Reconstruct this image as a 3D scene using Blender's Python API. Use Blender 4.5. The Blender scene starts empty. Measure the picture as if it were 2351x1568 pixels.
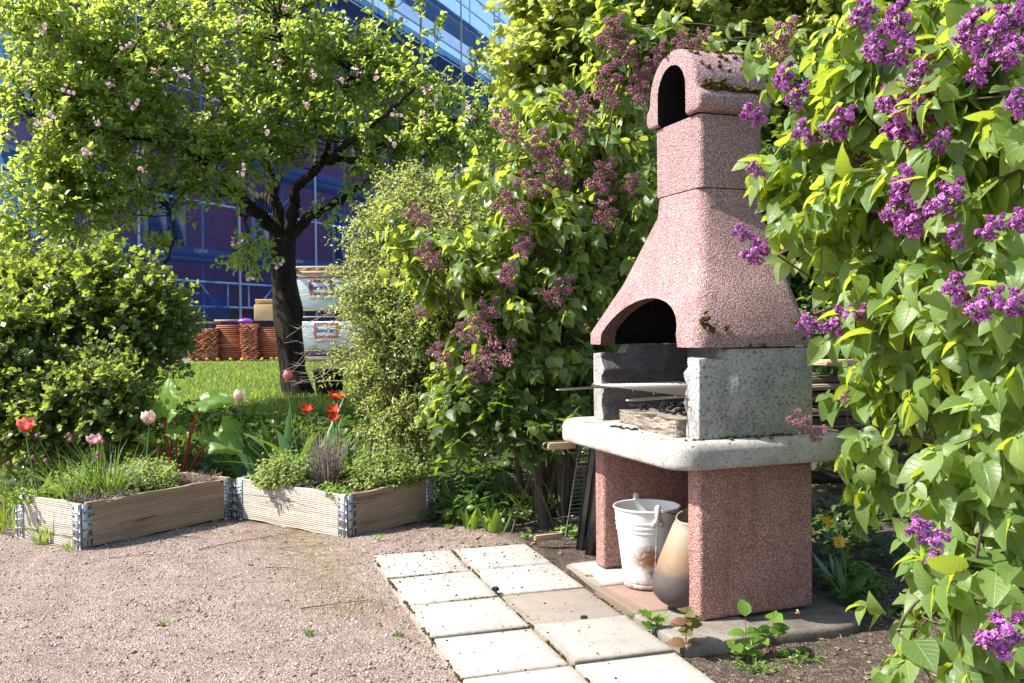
import bpy, bmesh, math, random
import numpy as np
from mathutils import Vector, Matrix
rng = np.random.default_rng(11)
random.seed(5)
SC = bpy.context.scene
COL = SC.collection
PI = math.pi
R_ = math.radians

# ------------------------------------------------------------------ camera
FPX, PITCH, ROLL, CAMH = 2142.3, .0159, .0095, .94
CX, CY = 1175.5, 784.0
CAM = np.array([0, 0, CAMH])
def ray(px, py):
    a = px - CX; b = py - CY; cr, sr = math.cos(ROLL), math.sin(ROLL)
    u = a*cr - b*sr; w = a*sr + b*cr
    d = (u/FPX, 1.0, -w/FPX); c, s = math.cos(PITCH), math.sin(PITCH)
    return np.array([d[0], d[1]*c + d[2]*s, -d[1]*s + d[2]*c])
def at(px, py, Z): return CAM + ray(px, py)*Z
def onz(px, py, z):
    r = ray(px, py); return CAM + r*((z - CAMH)/r[2])
cam = bpy.data.objects.new('camera', bpy.data.cameras.new('camera'))
COL.objects.link(cam); SC.camera = cam
cam.data.sensor_width = 36; cam.data.lens = 36*FPX/2351
cam.data.clip_start = .05; cam.data.clip_end = 500
_X = Vector((1, 0, 0)); _U0 = Vector((0, math.sin(PITCH), math.cos(PITCH))); _F = Vector((0, math.cos(PITCH), -math.sin(PITCH)))
_r = _X*math.cos(ROLL) - _U0*math.sin(ROLL); _u = _X*math.sin(ROLL) + _U0*math.cos(ROLL)
M = Matrix.Identity(4)
for i in range(3): M[i][0] = _r[i]; M[i][1] = _u[i]; M[i][2] = -_F[i]; M[i][3] = CAM[i]
cam.matrix_world = M

# ------------------------------------------------------------------ tags
def tag(o, label=None, cat=None, group=None, kind=None):
    if label: o['label'] = label
    if cat: o['category'] = cat
    if group: o['group'] = group
    if kind or cat: o['kind'] = kind or 'thing'
    return o
def empty(name, loc, label, cat, group=None, rz=0.0):
    o = bpy.data.objects.new(name, None); COL.objects.link(o)
    o.location = Vector([float(q) for q in loc]); o.rotation_euler = (0, 0, rz); o.empty_display_size = .1
    return tag(o, label, cat, group)
def wloc(o):
    v = Vector((0, 0, 0))
    while o is not None: v += o.location; o = o.parent
    return np.array(v)
def dup(o, parent=None, **kw):
    c = o.copy(); COL.objects.link(c)
    if parent is not None: c.parent = parent
    for ch in o.children:
        dup(ch, c)
    for k, v in kw.items(): c[k] = v
    return c

# ------------------------------------------------------------------ mesh accumulator
class Acc:
    def __init__(s): s.V = []; s.L = []; s.T = []; s.MI = []; s.n = 0; s.A = {}
    def add(s, V, F, mi=0, **attr):
        V = np.asarray(V, float).reshape(-1, 3)
        fs = F if isinstance(F, list) and len(F) and isinstance(F[0], np.ndarray) else None
        if fs is None:
            d = {}
            for f in F: d.setdefault(len(f), []).append(f)
            fs = [np.array(v, int) for v in d.values()]
        for f in fs:
            if f.size == 0: continue
            s.L.append((f + s.n).ravel()); s.T.append(np.full(len(f), f.shape[1])); s.MI.append(np.full(len(f), mi))
        for k in ('rnd', 'ac', 'al'):
            a = attr.get(k)
            s.A.setdefault(k, []).append(np.full(len(V), .5) if a is None else np.broadcast_to(np.asarray(a, float), (len(V),)))
        s.V.append(V); s.n += len(V)
        return s
    def box(s, c, size, R=None, mi=0):
        x, y, z = [q/2 for q in size]
        V = np.array([(a*x, b*y, d*z) for d in (-1, 1) for b in (-1, 1) for a in (-1, 1)])
        if R is not None: V = V @ np.array(R).T
        return s.add(V + np.array(c), [(0, 2, 3, 1), (4, 5, 7, 6), (0, 1, 5, 4), (2, 6, 7, 3), (0, 4, 6, 2), (1, 3, 7, 5)], mi, rnd=rng.random())
    def tube(s, P, r, n=6, mi=0, cap=True, rnd=.5):
        P = np.asarray(P, float); m = len(P); r = np.broadcast_to(np.asarray(r, float), (m,))
        T = np.gradient(P, axis=0); T /= np.linalg.norm(T, axis=1)[:, None] + 1e-12
        ref = np.array([0, 0, 1.]) if abs(T[:, 2]).mean() < .85 else np.array([1., 0, 0])
        X = np.cross(T, ref); X /= np.linalg.norm(X, axis=1)[:, None] + 1e-12; Y = np.cross(X, T)
        a = np.arange(n)*2*PI/n
        V = P[:, None] + r[:, None, None]*(np.cos(a)[None, :, None]*X[:, None] + np.sin(a)[None, :, None]*Y[:, None])
        i = np.arange(m - 1)[:, None]*n; j = np.arange(n)[None]; k = (j + 1) % n
        q = np.stack([i + j, i + k, i + n + k, i + n + j], -1).reshape(-1, 4)
        s.add(V.reshape(-1, 3), [q], mi, rnd=rnd)
        if cap:
            b = s.n - m*n
            for f in ([b + q for q in range(n)], [b + (m-1)*n + q for q in range(n)][::-1]):
                s.L.append(np.array(f)); s.T.append(np.array([n])); s.MI.append(np.array([mi]))
        return s
    def lathe(s, prof, n=24, mi=0, c=(0, 0, 0), rnd=.5):
        prof = np.array(prof, float); m = len(prof); a = np.arange(n)*2*PI/n
        V = np.stack([prof[:, None, 0]*np.cos(a), prof[:, None, 0]*np.sin(a), np.repeat(prof[:, 1:2], n, 1)], -1).reshape(-1, 3) + np.array(c)
        i = np.arange(m - 1)[:, None]*n; j = np.arange(n)[None]; k = (j + 1) % n
        return s.add(V, [np.stack([i + j, i + k, i + n + k, i + n + j], -1).reshape(-1, 4)], mi, rnd=rnd)
    def ball(s, c, r, mi=0, n=8, m=5, rnd=.5, jit=0):
        r = np.broadcast_to(np.asarray(r, float), (3,))
        t = np.linspace(-PI/2, PI/2, m + 1); a = np.arange(n)*2*PI/n
        V = np.stack([np.cos(t)[:, None]*np.cos(a), np.cos(t)[:, None]*np.sin(a), np.repeat(np.sin(t)[:, None], n, 1)], -1).reshape(-1, 3)
        if jit: V = V*(1 + jit*(rng.random((len(V), 1)) - .5))
        i = np.arange(m)[:, None]*n; j = np.arange(n)[None]; k = (j + 1) % n
        return s.add(V*r + np.array(c), [np.stack([i + j, i + k, i + n + k, i + n + j], -1).reshape(-1, 4)], mi, rnd=rnd)
    def build(s, name, mats, parent=None, smooth=False, world=True, loc=None):
        V = np.concatenate(s.V) if s.V else np.zeros((0, 3))
        o = bpy.data.objects.new(name, None) if False else None
        if parent is not None and world: V = V - wloc(parent)
        if loc is not None: V = V - np.array(loc)
        L = np.concatenate(s.L); T = np.concatenate(s.T); MI = np.concatenate(s.MI)
        me = bpy.data.meshes.new(name)
        me.vertices.add(len(V)); me.vertices.foreach_set('co', V.astype(np.float32).ravel())
        me.loops.add(len(L)); me.loops.foreach_set('vertex_index', L.astype(np.int32))
        me.polygons.add(len(T)); st = np.concatenate([[0], np.cumsum(T)[:-1]])
        me.polygons.foreach_set('loop_start', st.astype(np.int32)); me.polygons.foreach_set('loop_total', T.astype(np.int32))
        me.polygons.foreach_set('material_index', MI.astype(np.int32))
        if smooth: me.polygons.foreach_set('use_smooth', np.ones(len(T), bool))
        for k, a in s.A.items():
            at_ = me.attributes.new(k, 'FLOAT', 'POINT'); at_.data.foreach_set('value', np.concatenate(a).astype(np.float32))
        me.update(calc_edges=True); me.validate()
        if not isinstance(mats, (list, tuple)): mats = [mats]
        for m in mats: me.materials.append(m)
        o = bpy.data.objects.new(name, me); COL.objects.link(o)
        if parent is not None: o.parent = parent
        if loc is not None: o.location = Vector([float(q) for q in loc])
        return o
def rotz(a): c, s = math.cos(a), math.sin(a); return np.array([[c, -s, 0], [s, c, 0], [0, 0, 1.]])
def rotx(a): c, s = math.cos(a), math.sin(a); return np.array([[1., 0, 0], [0, c, -s], [0, s, c]])
def roty(a): c, s = math.cos(a), math.sin(a); return np.array([[c, 0, s], [0, 1., 0], [-s, 0, c]])
def nrm(v): return v/(np.linalg.norm(v, axis=-1, keepdims=True) + 1e-12)
def sstep(x, a, b): t = np.clip((x - a)/(b - a), 0, 1); return t*t*(3 - 2*t)
def bevel(o, w, seg=2, ang=35):
    m = o.modifiers.new('bevel', 'BEVEL'); m.width = w; m.segments = seg; m.limit_method = 'ANGLE'; m.angle_limit = R_(ang); m.harden_normals = False
    return o
def bevel_v(o, w, seg=4):
    bm = bmesh.new(); bm.from_mesh(o.data)
    es = [e for e in bm.edges if abs(e.verts[0].co.z - e.verts[1].co.z) > .5*e.calc_length()]
    bmesh.ops.bevel(bm, geom=es, offset=w, segments=seg, affect='EDGES', profile=.5, clamp_overlap=True)
    bmesh.ops.recalc_face_normals(bm, faces=bm.faces); bm.to_mesh(o.data); bm.free(); return o
def realize(o):
    dg = bpy.context.evaluated_depsgraph_get(); dg.update()
    me = bpy.data.meshes.new_from_object(o.evaluated_get(dg)); old = o.data
    o.modifiers.clear(); o.data = me
    return o
def cut(o, *others):
    for c in others:
        m = o.modifiers.new('b', 'BOOLEAN'); m.operation = 'DIFFERENCE'; m.object = c; m.solver = 'EXACT'
        realize(o); bpy.data.objects.remove(c)
    return o
def prism(prof, a, b, axis):
    """closed prism of a 2-d outline; axis 'x': outline is (y,z) swept in x; axis 'y': outline is (x,z)"""
    n = len(prof); p = np.array(prof, float)
    mk = (lambda t: np.stack([np.full(n, t), p[:, 0], p[:, 1]], 1)) if axis == 'x' else (lambda t: np.stack([p[:, 0], np.full(n, t), p[:, 1]], 1))
    V = np.concatenate([mk(a), mk(b)])
    F = [tuple(range(n))[::-1], tuple(range(n, 2*n))] + [(i, (i+1) % n, n + (i+1) % n, n + i) for i in range(n)]
    return V, F
def fixn(o):
    bm = bmesh.new(); bm.from_mesh(o.data); bmesh.ops.recalc_face_normals(bm, faces=bm.faces); bm.to_mesh(o.data); bm.free(); return o

# ------------------------------------------------------------------ materials
class NT:
    def __init__(s, name):
        s.m = bpy.data.materials.new(name); s.m.use_nodes = True; s.t = s.m.node_tree; s.t.nodes.clear()
        s.out = s.t.nodes.new('ShaderNodeOutputMaterial')
    def n(s, typ, **kw):
        nd = s.t.nodes.new(typ)
        for k, v in kw.items():
            if k[0] == '_': setattr(nd, k[1:], v)
            else:
                key = int(k[1:]) if k[0] == 'i' and k[1:].isdigit() else k.replace('__', ' ')
                s.set(nd.inputs[key], v)
        return nd
    def set(s, sock, v):
        if isinstance(v, bpy.types.NodeSocket): s.t.links.new(v, sock)
        elif isinstance(v, (tuple, list)) and len(v) == 3 and sock.type == 'RGBA': sock.default_value = (*v, 1)
        else: sock.default_value = v
    def obj(s): return s.n('ShaderNodeTexCoord').outputs['Object']
    def map(s, v, scale=(1, 1, 1), rot=(0, 0, 0)): return s.n('ShaderNodeMapping', Vector=v, Scale=scale, Rotation=rot).outputs[0]
    def noise(s, v, sc, det=4, ro=.6, dist=0, out='Fac'): return s.n('ShaderNodeTexNoise', Vector=v, Scale=sc, Detail=det, Roughness=ro, Distortion=dist).outputs[out]
    def voro(s, v, sc, feat='F1', out='Distance', rand=1): return s.n('ShaderNodeTexVoronoi', _feature=feat, Vector=v, Scale=sc, Randomness=rand).outputs[out]
    def ramp(s, f, *st, interp='LINEAR'):
        r = s.n('ShaderNodeValToRGB', Fac=f); e = r.color_ramp; e.interpolation = interp
        while len(e.elements) < len(st): e.elements.new(.5)
        for el, (p, c) in zip(e.elements, st):
            el.position = p; el.color = (c, c, c, 1) if not isinstance(c, (tuple, list)) else (*c, 1)
        return r.outputs[0]
    def mix(s, f, a, b, bt='MIX'):
        nd = s.n('ShaderNodeMix', _data_type='RGBA', _blend_type=bt); s.set(nd.inputs[0], f); s.set(nd.inputs[6], a); s.set(nd.inputs[7], b); return nd.outputs[2]
    def math(s, op, a, b=0.0, clamp=False):
        nd = s.n('ShaderNodeMath', _operation=op, _use_clamp=clamp); s.set(nd.inputs[0], a); s.set(nd.inputs[1], b); return nd.outputs[0]
    def attr(s, name): return s.n('ShaderNodeAttribute', _attribute_name=name).outputs['Fac']
    def bump(s, h, st=.5, d=.01, nrm_=None):
        nd = s.n('ShaderNodeBump', Strength=st, Distance=d, Height=h)
        if nrm_ is not None: s.set(nd.inputs['Normal'], nrm_)
        return nd.outputs[0]
    def bsdf(s, col, rough=.8, spec=.3, normal=None, metal=0.0, **kw):
        b = s.n('ShaderNodeBsdfPrincipled'); s.set(b.inputs['Base Color'], col); s.set(b.inputs['Roughness'], rough)
        s.set(b.inputs['Specular IOR Level'], spec); s.set(b.inputs['Metallic'], metal)
        if normal is not None: s.set(b.inputs['Normal'], normal)
        for k, v in kw.items(): s.set(b.inputs[k.replace('__', ' ')], v)
        return b.outputs[0]
    def done(s, sh): s.t.links.new(sh, s.out.inputs[0]); return s.m
def flat(name, col, rough=.7, spec=.3, metal=0.0, var=.15, sc=30, bump=0.0):
    t = NT(name); o = t.obj(); f = t.noise(o, sc, 5)
    c = t.mix(f, tuple(q*(1-var) for q in col), tuple(min(1, q*(1+var)) for q in col))
    return t.done(t.bsdf(c, rough, spec, t.bump(f, bump, .01) if bump else None, metal))
def leafmat(name, dark, mid, light, trans, tf=.4, rough=.42, spec=.45, vein=0.0):
    t = NT(name); r = t.attr('rnd')
    c = t.ramp(r, (0, dark), (.55, mid), (1, light))
    tc = t.mix(t.math('MULTIPLY', r, .6), trans, tuple(min(1, q*1.35) for q in trans))
    nb = None
    if vein:
        ac = t.attr('ac'); al = t.attr('al')
        aa = t.math('ABSOLUTE', ac)
        rib = t.ramp(aa, (0, 1.0), (.07, 0.0))
        ph = t.math('MULTIPLY', t.math('SUBTRACT', al, t.math('MULTIPLY', aa, .28)), 46.0)
        sv = t.ramp(t.math('SINE', ph), (.82, 0.0), (1, 1.0))
        v = t.math('MAXIMUM', rib, t.math('MULTIPLY', sv, .45))
        c = t.mix(t.math('MULTIPLY', v, vein), c, tuple(min(1, q*2.2 + .02) for q in light))
        nb = t.bump(t.math('MULTIPLY', v, -1.0), .35, .004)
    p = t.bsdf(c, rough, spec, nb)
    tr = t.n('ShaderNodeBsdfTranslucent', Color=tc)
    if nb is not None: t.set(tr.inputs['Normal'], nb)
    m = t.n('ShaderNodeMixShader', Fac=tf); t.set(m.inputs[1], p); t.set(m.inputs[2], tr.outputs[0])
    return t.done(m.outputs[0])

def pebble(name, c0, c1, gap, soot=0.0, lich=0.0):
    t = NT(name); o = t.obj()
    w = t.n('ShaderNodeVectorMath', _operation='ADD'); t.set(w.inputs[0], o)
    t.set(w.inputs[1], t.n('ShaderNodeVectorMath', _operation='SCALE', i0=t.noise(o, 60, 2, out='Color'), Scale=.006).outputs[0])
    wv = w.outputs[0]
    d = t.voro(wv, 195); cc = t.voro(wv, 195, out='Color')
    sep = t.n('ShaderNodeSeparateColor', Color=cc).outputs[0]
    col = t.mix(sep, c0, c1)
    big = t.noise(o, 6, 4)
    stk = t.ramp(t.noise(t.map(o, (16, 16, 1.6)), 1.0, 5, .65), (.50, 0.0), (.72, .55))
    col = t.mix(stk, col, tuple(q*.55 for q in c0))
    col = t.mix(t.ramp(big, (.35, 0.0), (.75, .45)), col, tuple(q*.7 for q in c0))
    h = t.ramp(d, (.0, 1.0), (.35, .85), (.62, .0))
    hole = t.ramp(t.noise(wv, 120, 3), (.36, 1.0), (.43, 0.0))
    g = t.math('MAXIMUM', t.ramp(d, (.42, 0.0), (.64, 1.0)), t.math('MULTIPLY', hole, .9))
    col = t.mix(t.math('MULTIPLY', g, .66), col, gap)
    if lich:
        sp = t.ramp(t.voro(o, 17), (.05, 1.0), (.11, 0.0)); sp2 = t.math('MULTIPLY', sp, t.ramp(t.noise(o, 5), (.5, 0.0), (.6, lich)))
        col = t.mix(sp2, col, (.035, .028, .015))
    hh = t.math('SUBTRACT', h, t.math('MULTIPLY', hole, .8))
    return t.done(t.bsdf(col, .75, .3, t.bump(hh, .8, .004)))
def concrete(name, c0, c1, pit=.5, stain=(.35, .33, .30), soot=0.0, sc=1.0, rough_bump=.6, fine=False):
    t = NT(name); o = t.obj()
    n1 = t.noise(o, 9*sc, 6, .65); n2 = t.noise(o, 70*sc, 5, .7, .4); n3 = t.noise(o, 220*sc, 3, .6)
    col = t.mix(n2, c0, c1)
    col = t.mix(t.ramp(n1, (.42, 0.0), (.62, .75)), col, stain)
    pitm = t.ramp(t.noise(o, 95*sc, 3, .6, .8), (.33, 1.0), (.42, 0.0))
    pit2 = t.ramp(t.voro(o, 60*sc), (.10, 1.0), (.16, 0.0))
    pm = t.math('MULTIPLY', t.math('MAXIMUM', pitm, t.math('MULTIPLY', pit2, .8)), pit)
    col = t.mix(pm, col, (.07, .065, .06))
    if soot:
        col = t.mix(t.ramp(t.noise(o, 4, 4), (.2, soot), (.75, soot*.55)), col, (.012, .011, .011))
    h = t.math('SUBTRACT', t.math('ADD', t.math('MULTIPLY', n2, .7), t.math('MULTIPLY', n3, .3)), t.math('MULTIPLY', pm, .8))
    return t.done(t.bsdf(col, .88, .2, t.bump(h, rough_bump, .008)))
def wood(name, c0, c1, axis='X', sc=1.0, knots=True, dark=(.06, .04, .025)):
    t = NT(name); o = t.obj()
    oi = t.n('ShaderNodeObjectInfo').outputs['Random']
    off = t.n('ShaderNodeVectorMath', _operation='ADD'); t.set(off.inputs[0], o)
    cmb = t.n('ShaderNodeCombineXYZ'); 
    for k in range(3): t.set(cmb.inputs[k], t.math('MULTIPLY', oi, 7.3 + 3*k))
    t.set(off.inputs[1], cmb.outputs[0])
    s = (1.6*sc, 38*sc, 38*sc) if axis == 'X' else (38*sc, 1.6*sc, 38*sc)
    v = t.map(off.outputs[0], s)
    warp = t.noise(t.map(off.outputs[0], (3, 9, 9)), 2.0, 3)
    wv = t.n('ShaderNodeTexWave', _wave_type='BANDS', _bands_direction='Z', Vector=t.map(off.outputs[0], (.12, 1, 1)), Scale=34*sc, Distortion=3.5, Detail=3.0, Detail__Scale=.5)
    g = t.noise(v, 1.0, 6, .7, .6)
    f = t.math('ADD', t.math('MULTIPLY', wv.outputs[1], .28), t.math('MULTIPLY', g, .75))
    col = t.ramp(f, (.27, tuple(q*.5 for q in c0)), (.44, c0), (.68, c1))
    col = t.mix(t.ramp(t.noise(off.outputs[0], 7, 4), (.45, 0.0), (.8, .5)), col, tuple(q*.75 for q in c0))
    cr = t.ramp(t.noise(t.map(off.outputs[0], (1.6, 40, 40)), 1.0, 4, .6, .3), (.30, 1.0), (.35, 0.0))
    col = t.mix(t.math('MULTIPLY', cr, .75), col, dark)
    if knots:
        k = t.voro(t.map(off.outputs[0], (3.2, 3.2, 9)), 1.6); km = t.ramp(k, (.05, 1.0), (.09, 0.0)); col = t.mix(km, col, dark)
    h = t.math('SUBTRACT', f, cr)
    return t.done(t.bsdf(col, .85, .2, t.bump(h, .7, .005)))

PINK = pebble('pink_pebble_dash', (.46, .27, .262), (.64, .45, .435), (.10, .045, .042), lich=.8)
PINKD = pebble('pink_pebble_dash_legs', (.50, .245, .205), (.70, .42, .36), (.09, .036, .03))
PINKS = pebble('sooty_pebble_dash', (.13, .065, .055), (.24, .12, .10), (.02, .012, .011))
SOOT = flat('soot', (.012, .011, .011), .95, .1, var=.5, sc=60, bump=.5)
GREY = concrete('whitewashed_concrete', (.30, .29, .275), (.50, .485, .46), .62, (.25, .24, .225), rough_bump=1.0)
GREYS = concrete('sooty_concrete', (.20, .18, .17), (.34, .31, .30), .6, (.14, .12, .12), soot=.55, rough_bump=.9)
BENCH = concrete('bench_concrete', (.37, .35, .325), (.50, .485, .46), .7, (.30, .26, .22), rough_bump=.4)
BRICKF = concrete('firebrick', (.25, .20, .155), (.36, .295, .235), .5, (.17, .14, .11), rough_bump=1.0)
FOOT = concrete('footing_concrete', (.20, .17, .145), (.30, .26, .225), .5, (.15, .125, .10), rough_bump=.5)
SLABM = []
for nm, c0, c1 in (('cream_slab', (.33, .305, .27), (.46, .43, .39)), ('beige_slab', (.235, .195, .16), (.31, .262, .225)), ('rose_slab', (.24, .15, .12), (.31, .21, .175)), ('grey_slab', (.29, .26, .225), (.40, .37, .33))):
    t = NT(nm); o = t.obj()
    oi = t.n('ShaderNodeObjectInfo').outputs['Random']
    ad = t.n('ShaderNodeVectorMath', _operation='ADD'); t.set(ad.inputs[0], o)
    cm = t.n('ShaderNodeCombineXYZ'); t.set(cm.inputs[0], t.math('MULTIPLY', oi, 17)); t.set(cm.inputs[1], t.math('MULTIPLY', oi, 9)); t.set(ad.inputs[1], cm.outputs[0]); o2 = ad.outputs[0]
    n1 = t.noise(o2, 7, 5, .65); n2 = t.noise(o2, 60, 4, .7)
    lines = t.n('ShaderNodeTexWave', _bands_direction='X', Vector=o, Scale=42.0, Distortion=.35, Detail=2.0, Detail__Scale=3.0).outputs[1]
    col = t.mix(n2, c0, c1); col = t.mix(t.ramp(n1, (.5, 0.0), (.8, .55)), col, tuple(q*.66 for q in c0))
    sp = t.ramp(t.voro(o2, 36), (.07, 1.0), (.12, 0.0)); sp = t.math('MULTIPLY', sp, t.ramp(t.noise(o2, 9, 3), (.40, 0.0), (.55, 1.0)))
    col = t.mix(t.ramp(t.noise(o2, 24, 5, .75), (.52, 0.0), (.72, .5)), col, tuple(q*.6 for q in c0))
    col = t.mix(t.math('MULTIPLY', lines, .10), col, tuple(q*.5 for q in c0))
    # grime creeping in from the slab's rim
    sx = t.n('ShaderNodeSeparateXYZ', Vector=o)
    ed = t.math('MAXIMUM', t.math('ABSOLUTE', sx.outputs[0]), t.math('ABSOLUTE', sx.outputs[1]))
    em = t.ramp(t.math('ADD', ed, t.math('MULTIPLY', t.math('SUBTRACT', t.noise(o2, 25, 4), .5), .05)), (.135, 0.0), (.165, 1.0))
    col = t.mix(t.math('MULTIPLY', em, .7), col, (.16, .125, .09)); col = t.mix(sp, col, (.03, .026, .02))
    h = t.math('ADD', t.math('MULTIPLY', lines, .25), t.math('MULTIPLY', n2, .6))
    SLABM.append(t.done(t.bsdf(col, .85, .2, t.bump(h, .35, .003))))
WOODG = wood('sunlit_weathered_board', (.36, .31, .25), (.54, .49, .42))  # bed boards facing the sun: bleached wood, sunlight also put into the colour
WOODB = wood('brown_board', (.26, .185, .12), (.39, .295, .205))  # browner copy for bed boards turned from the sun, shade in its colour
WOODN = wood('new_wood', (.42, .29, .16), (.58, .43, .27), knots=False)
WOODP = wood('pallet_wood', (.33, .24, .15), (.5, .39, .27), knots=False)
STEEL = flat('galvanised_steel', (.36, .38, .40), .42, .5, .75, .3, 25, .1)
RUST = flat('rusty_nail', (.10, .055, .03), .8, .2, .2)
WIRE = flat('chrome_wire', (.27, .245, .21), .35, .5, .9, .2)
BLACKE = flat('black_enamel', (.012, .012, .013), .22, .6, 0, .4, 12, .05)
BLACKP = flat('black_plastic', (.014, .014, .015), .45, .4)
CHAR = flat('charcoal', (.012, .012, .013), .7, .3, 0, .5, 200, .6)
BARK = None
t = NT('bark'); o = t.obj(); v = t.map(o, (14, 14, 4)); n1 = t.noise(v, 1.6, 7, .7, .6); n2 = t.voro(t.map(o, (30, 30, 9)), 1.0)
c = t.ramp(n1, (.3, (.010, .008, .006)), (.55, (.034, .026, .019)), (.75, (.095, .08, .062)))
BARK = t.done(t.bsdf(c, .9, .2, t.bump(t.math('ADD', n1, t.math('MULTIPLY', n2, .4)), 1.0, .03)))
TWIG = flat('twig_bark', (.10, .075, .05), .85, .2, 0, .4, 40)
STEMG = flat('green_stem', (.10, .17, .04), .5, .4)
STEMR = flat('rhubarb_stalk', (.33, .03, .035), .4, .4, 0, .4, 12)
DRY = flat('dry_stem', (.27, .205, .16), .9, .15, 0, .4, 60)
SUNAZ = R_(-8); SUNEL = R_(48)
SUND = np.array([-math.cos(SUNAZ)*math.cos(SUNEL), math.sin(SUNAZ)*math.cos(SUNEL), math.sin(SUNEL)])
# ------------------------------------------------------------------ leaves
def strip_leaf(ts, ws, fold=.25, curl=.3, wave=0.0, twist=0.0, sideheart=0.0):
    """a leaf along +Y, unit length, folded along its midrib and curled down"""
    ts = np.array(ts, float); ws = np.array(ws, float); V = []; ac = []; al = []; F3 = []; F4 = []
    rows = []
    for i, (t, w) in enumerate(zip(ts, ws)):
        a = curl*t; y = math.sin(a)/curl*1.0 if abs(curl) > 1e-3 else t; z = -(1 - math.cos(a))/curl if abs(curl) > 1e-3 else 0
        if w <= 1e-6:
            V.append((0, y, z)); ac.append(0); al.append(t); rows.append([len(V) - 1])
        else:
            wz = wave*math.sin(i*2.3)
            hy = -sideheart if i == 1 else 0
            for sgn in (-1, 0, 1):
                V.append((sgn*w*math.cos(fold), y + abs(sgn)*hy, z + abs(sgn)*w*math.sin(fold) + sgn*wz*w)); ac.append(sgn); al.append(t)
            rows.append([len(V) - 3, len(V) - 2, len(V) - 1])
    for a, b in zip(rows[:-1], rows[1:]):
        if len(a) == 3 and len(b) == 3: F4 += [(a[0], a[1], b[1], b[0]), (a[1], a[2], b[2], b[1])]
        elif len(a) == 1: F3 += [(a[0], b[1], b[0]), (a[0], b[2], b[1])]
        else: F3 += [(a[0], a[1], b[0]), (a[1], a[2], b[0])]
    return np.array(V), np.array(F3, int).reshape(-1, 3), np.array(F4, int).reshape(-1, 4), np.array(ac, float), np.array(al, float)
def fan_leaf(outline, cup=.15, cy=.35):
    p = np.array(outline, float); n = len(p)
    r = np.linalg.norm(p - np.array([0, cy]), axis=1)
    V = np.concatenate([[(0, cy, 0)], np.stack([p[:, 0], p[:, 1], cup*r*r*np.where(np.arange(n) % 2, 1, .3)], 1)])
    F = [(0, 1 + i, 1 + (i + 1) % n) for i in range(n)]
    return V, np.array(F, int), np.zeros((0, 4), int), np.concatenate([[0], p[:, 0]]), np.concatenate([[cy], p[:, 1]])
def lobed(k):
    out = []
    prof = {5: [(0, 0), (.16, .02), (.34, -.04), (.40, .18), (.30, .26), (.48, .42), (.44, .62), (.24, .62), (.20, .84), (0, 1.0)],
            3: [(0, 0), (.22, .05), (.42, .30), (.40, .48), (.24, .52), (.22, .78), (0, .95)],
            9: [(0, .1), (.14, -.02), (.30, -.08), (.24, .08), (.52, .12), (.38, .28), (.62, .52), (.34, .50), (.30, .62), (.28, .78), (.16, .80), (0, 1.0)]}[k]
    return prof + [(-x, y) for x, y in prof[-2:0:-1]]
LILAC = [strip_leaf([0, .03, .16, .34, .55, .76, .91, 1.0], [0, .22, .36, .39, .33, .19, .07, 0], f, c, w, sideheart=.07) for f, c, w in ((.28, .5, .04), (.45, .9, .06), (.15, .25, .05), (.35, 1.3, .03), (.55, .6, .08))]
LILACS = [strip_leaf([0, .04, .25, .55, .82, 1.0], [0, .24, .38, .31, .13, 0], f, c, w, sideheart=.06) for f, c, w in ((.3, .6, .05), (.45, .9, .06), (.15, .3, .05))]
ELLIP = [strip_leaf([0, .28, .68, 1.0], [0, .29, .27, 0], f, c) for f, c in ((.35, .5), (.55, .9), (.2, .2))]
SMALL = [strip_leaf([0, .4, 1.0], [0, .26, 0], f, c) for f, c in ((.35, .4), (.6, .3))]
OVALS = [strip_leaf([0, .3, .7, 1.0], [0, .34, .30, 0], f, c) for f, c in ((.3, .4), (.5, .8))]
LOB5 = [fan_leaf(lobed(5), .25), fan_leaf(lobed(5), .55), fan_leaf(lobed(3), .3)]
MAPLE = [fan_leaf(lobed(9), .2), fan_leaf(lobed(9), -.35)]
TOOTH = [strip_leaf([0, .12, .2, .3, .4, .5, .6, .7, .8, 1.0], [0, .24, .32, .31, .36, .31, .31, .23, .19, 0], f, c, .08) for f, c in ((.3, .5), (.15, .8))]

def scatter(acc, T, P, D, N, S, rnd=None, mi=0):
    n = len(P)
    if n == 0: return
    V, F3, F4, ac, al = T; m = len(V)
    y = nrm(D); x = nrm(np.cross(y, N)); z = np.cross(x, y)
    S = np.broadcast_to(np.asarray(S, float), (n,))
    W = P[:, None] + S[:, None, None]*(V[None, :, 0:1]*x[:, None] + V[None, :, 1:2]*y[:, None] + V[None, :, 2:3]*z[:, None])
    off = (np.arange(n)*m)[:, None, None]
    rnd = rng.random(n) if rnd is None else rnd
    acc.add(W.reshape(-1, 3), [(F3[None] + off).reshape(-1, 3), (F4[None] + off).reshape(-1, 4)], mi, rnd=np.repeat(rnd, m), ac=np.tile(ac, n), al=np.tile(al, n))
def scatter_mix(acc, Ts, P, D, N, S, rnd=None, mi=0):
    k = rng.integers(0, len(Ts), len(P)); S = np.broadcast_to(np.asarray(S, float), (len(P),))
    for i, T in enumerate(Ts):
        q = k == i; scatter(acc, T, P[q], D[q], N[q], S[q], None if rnd is None else rnd[q], mi)
def unit(n): return nrm(rng.normal(size=(n, 3)))

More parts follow.
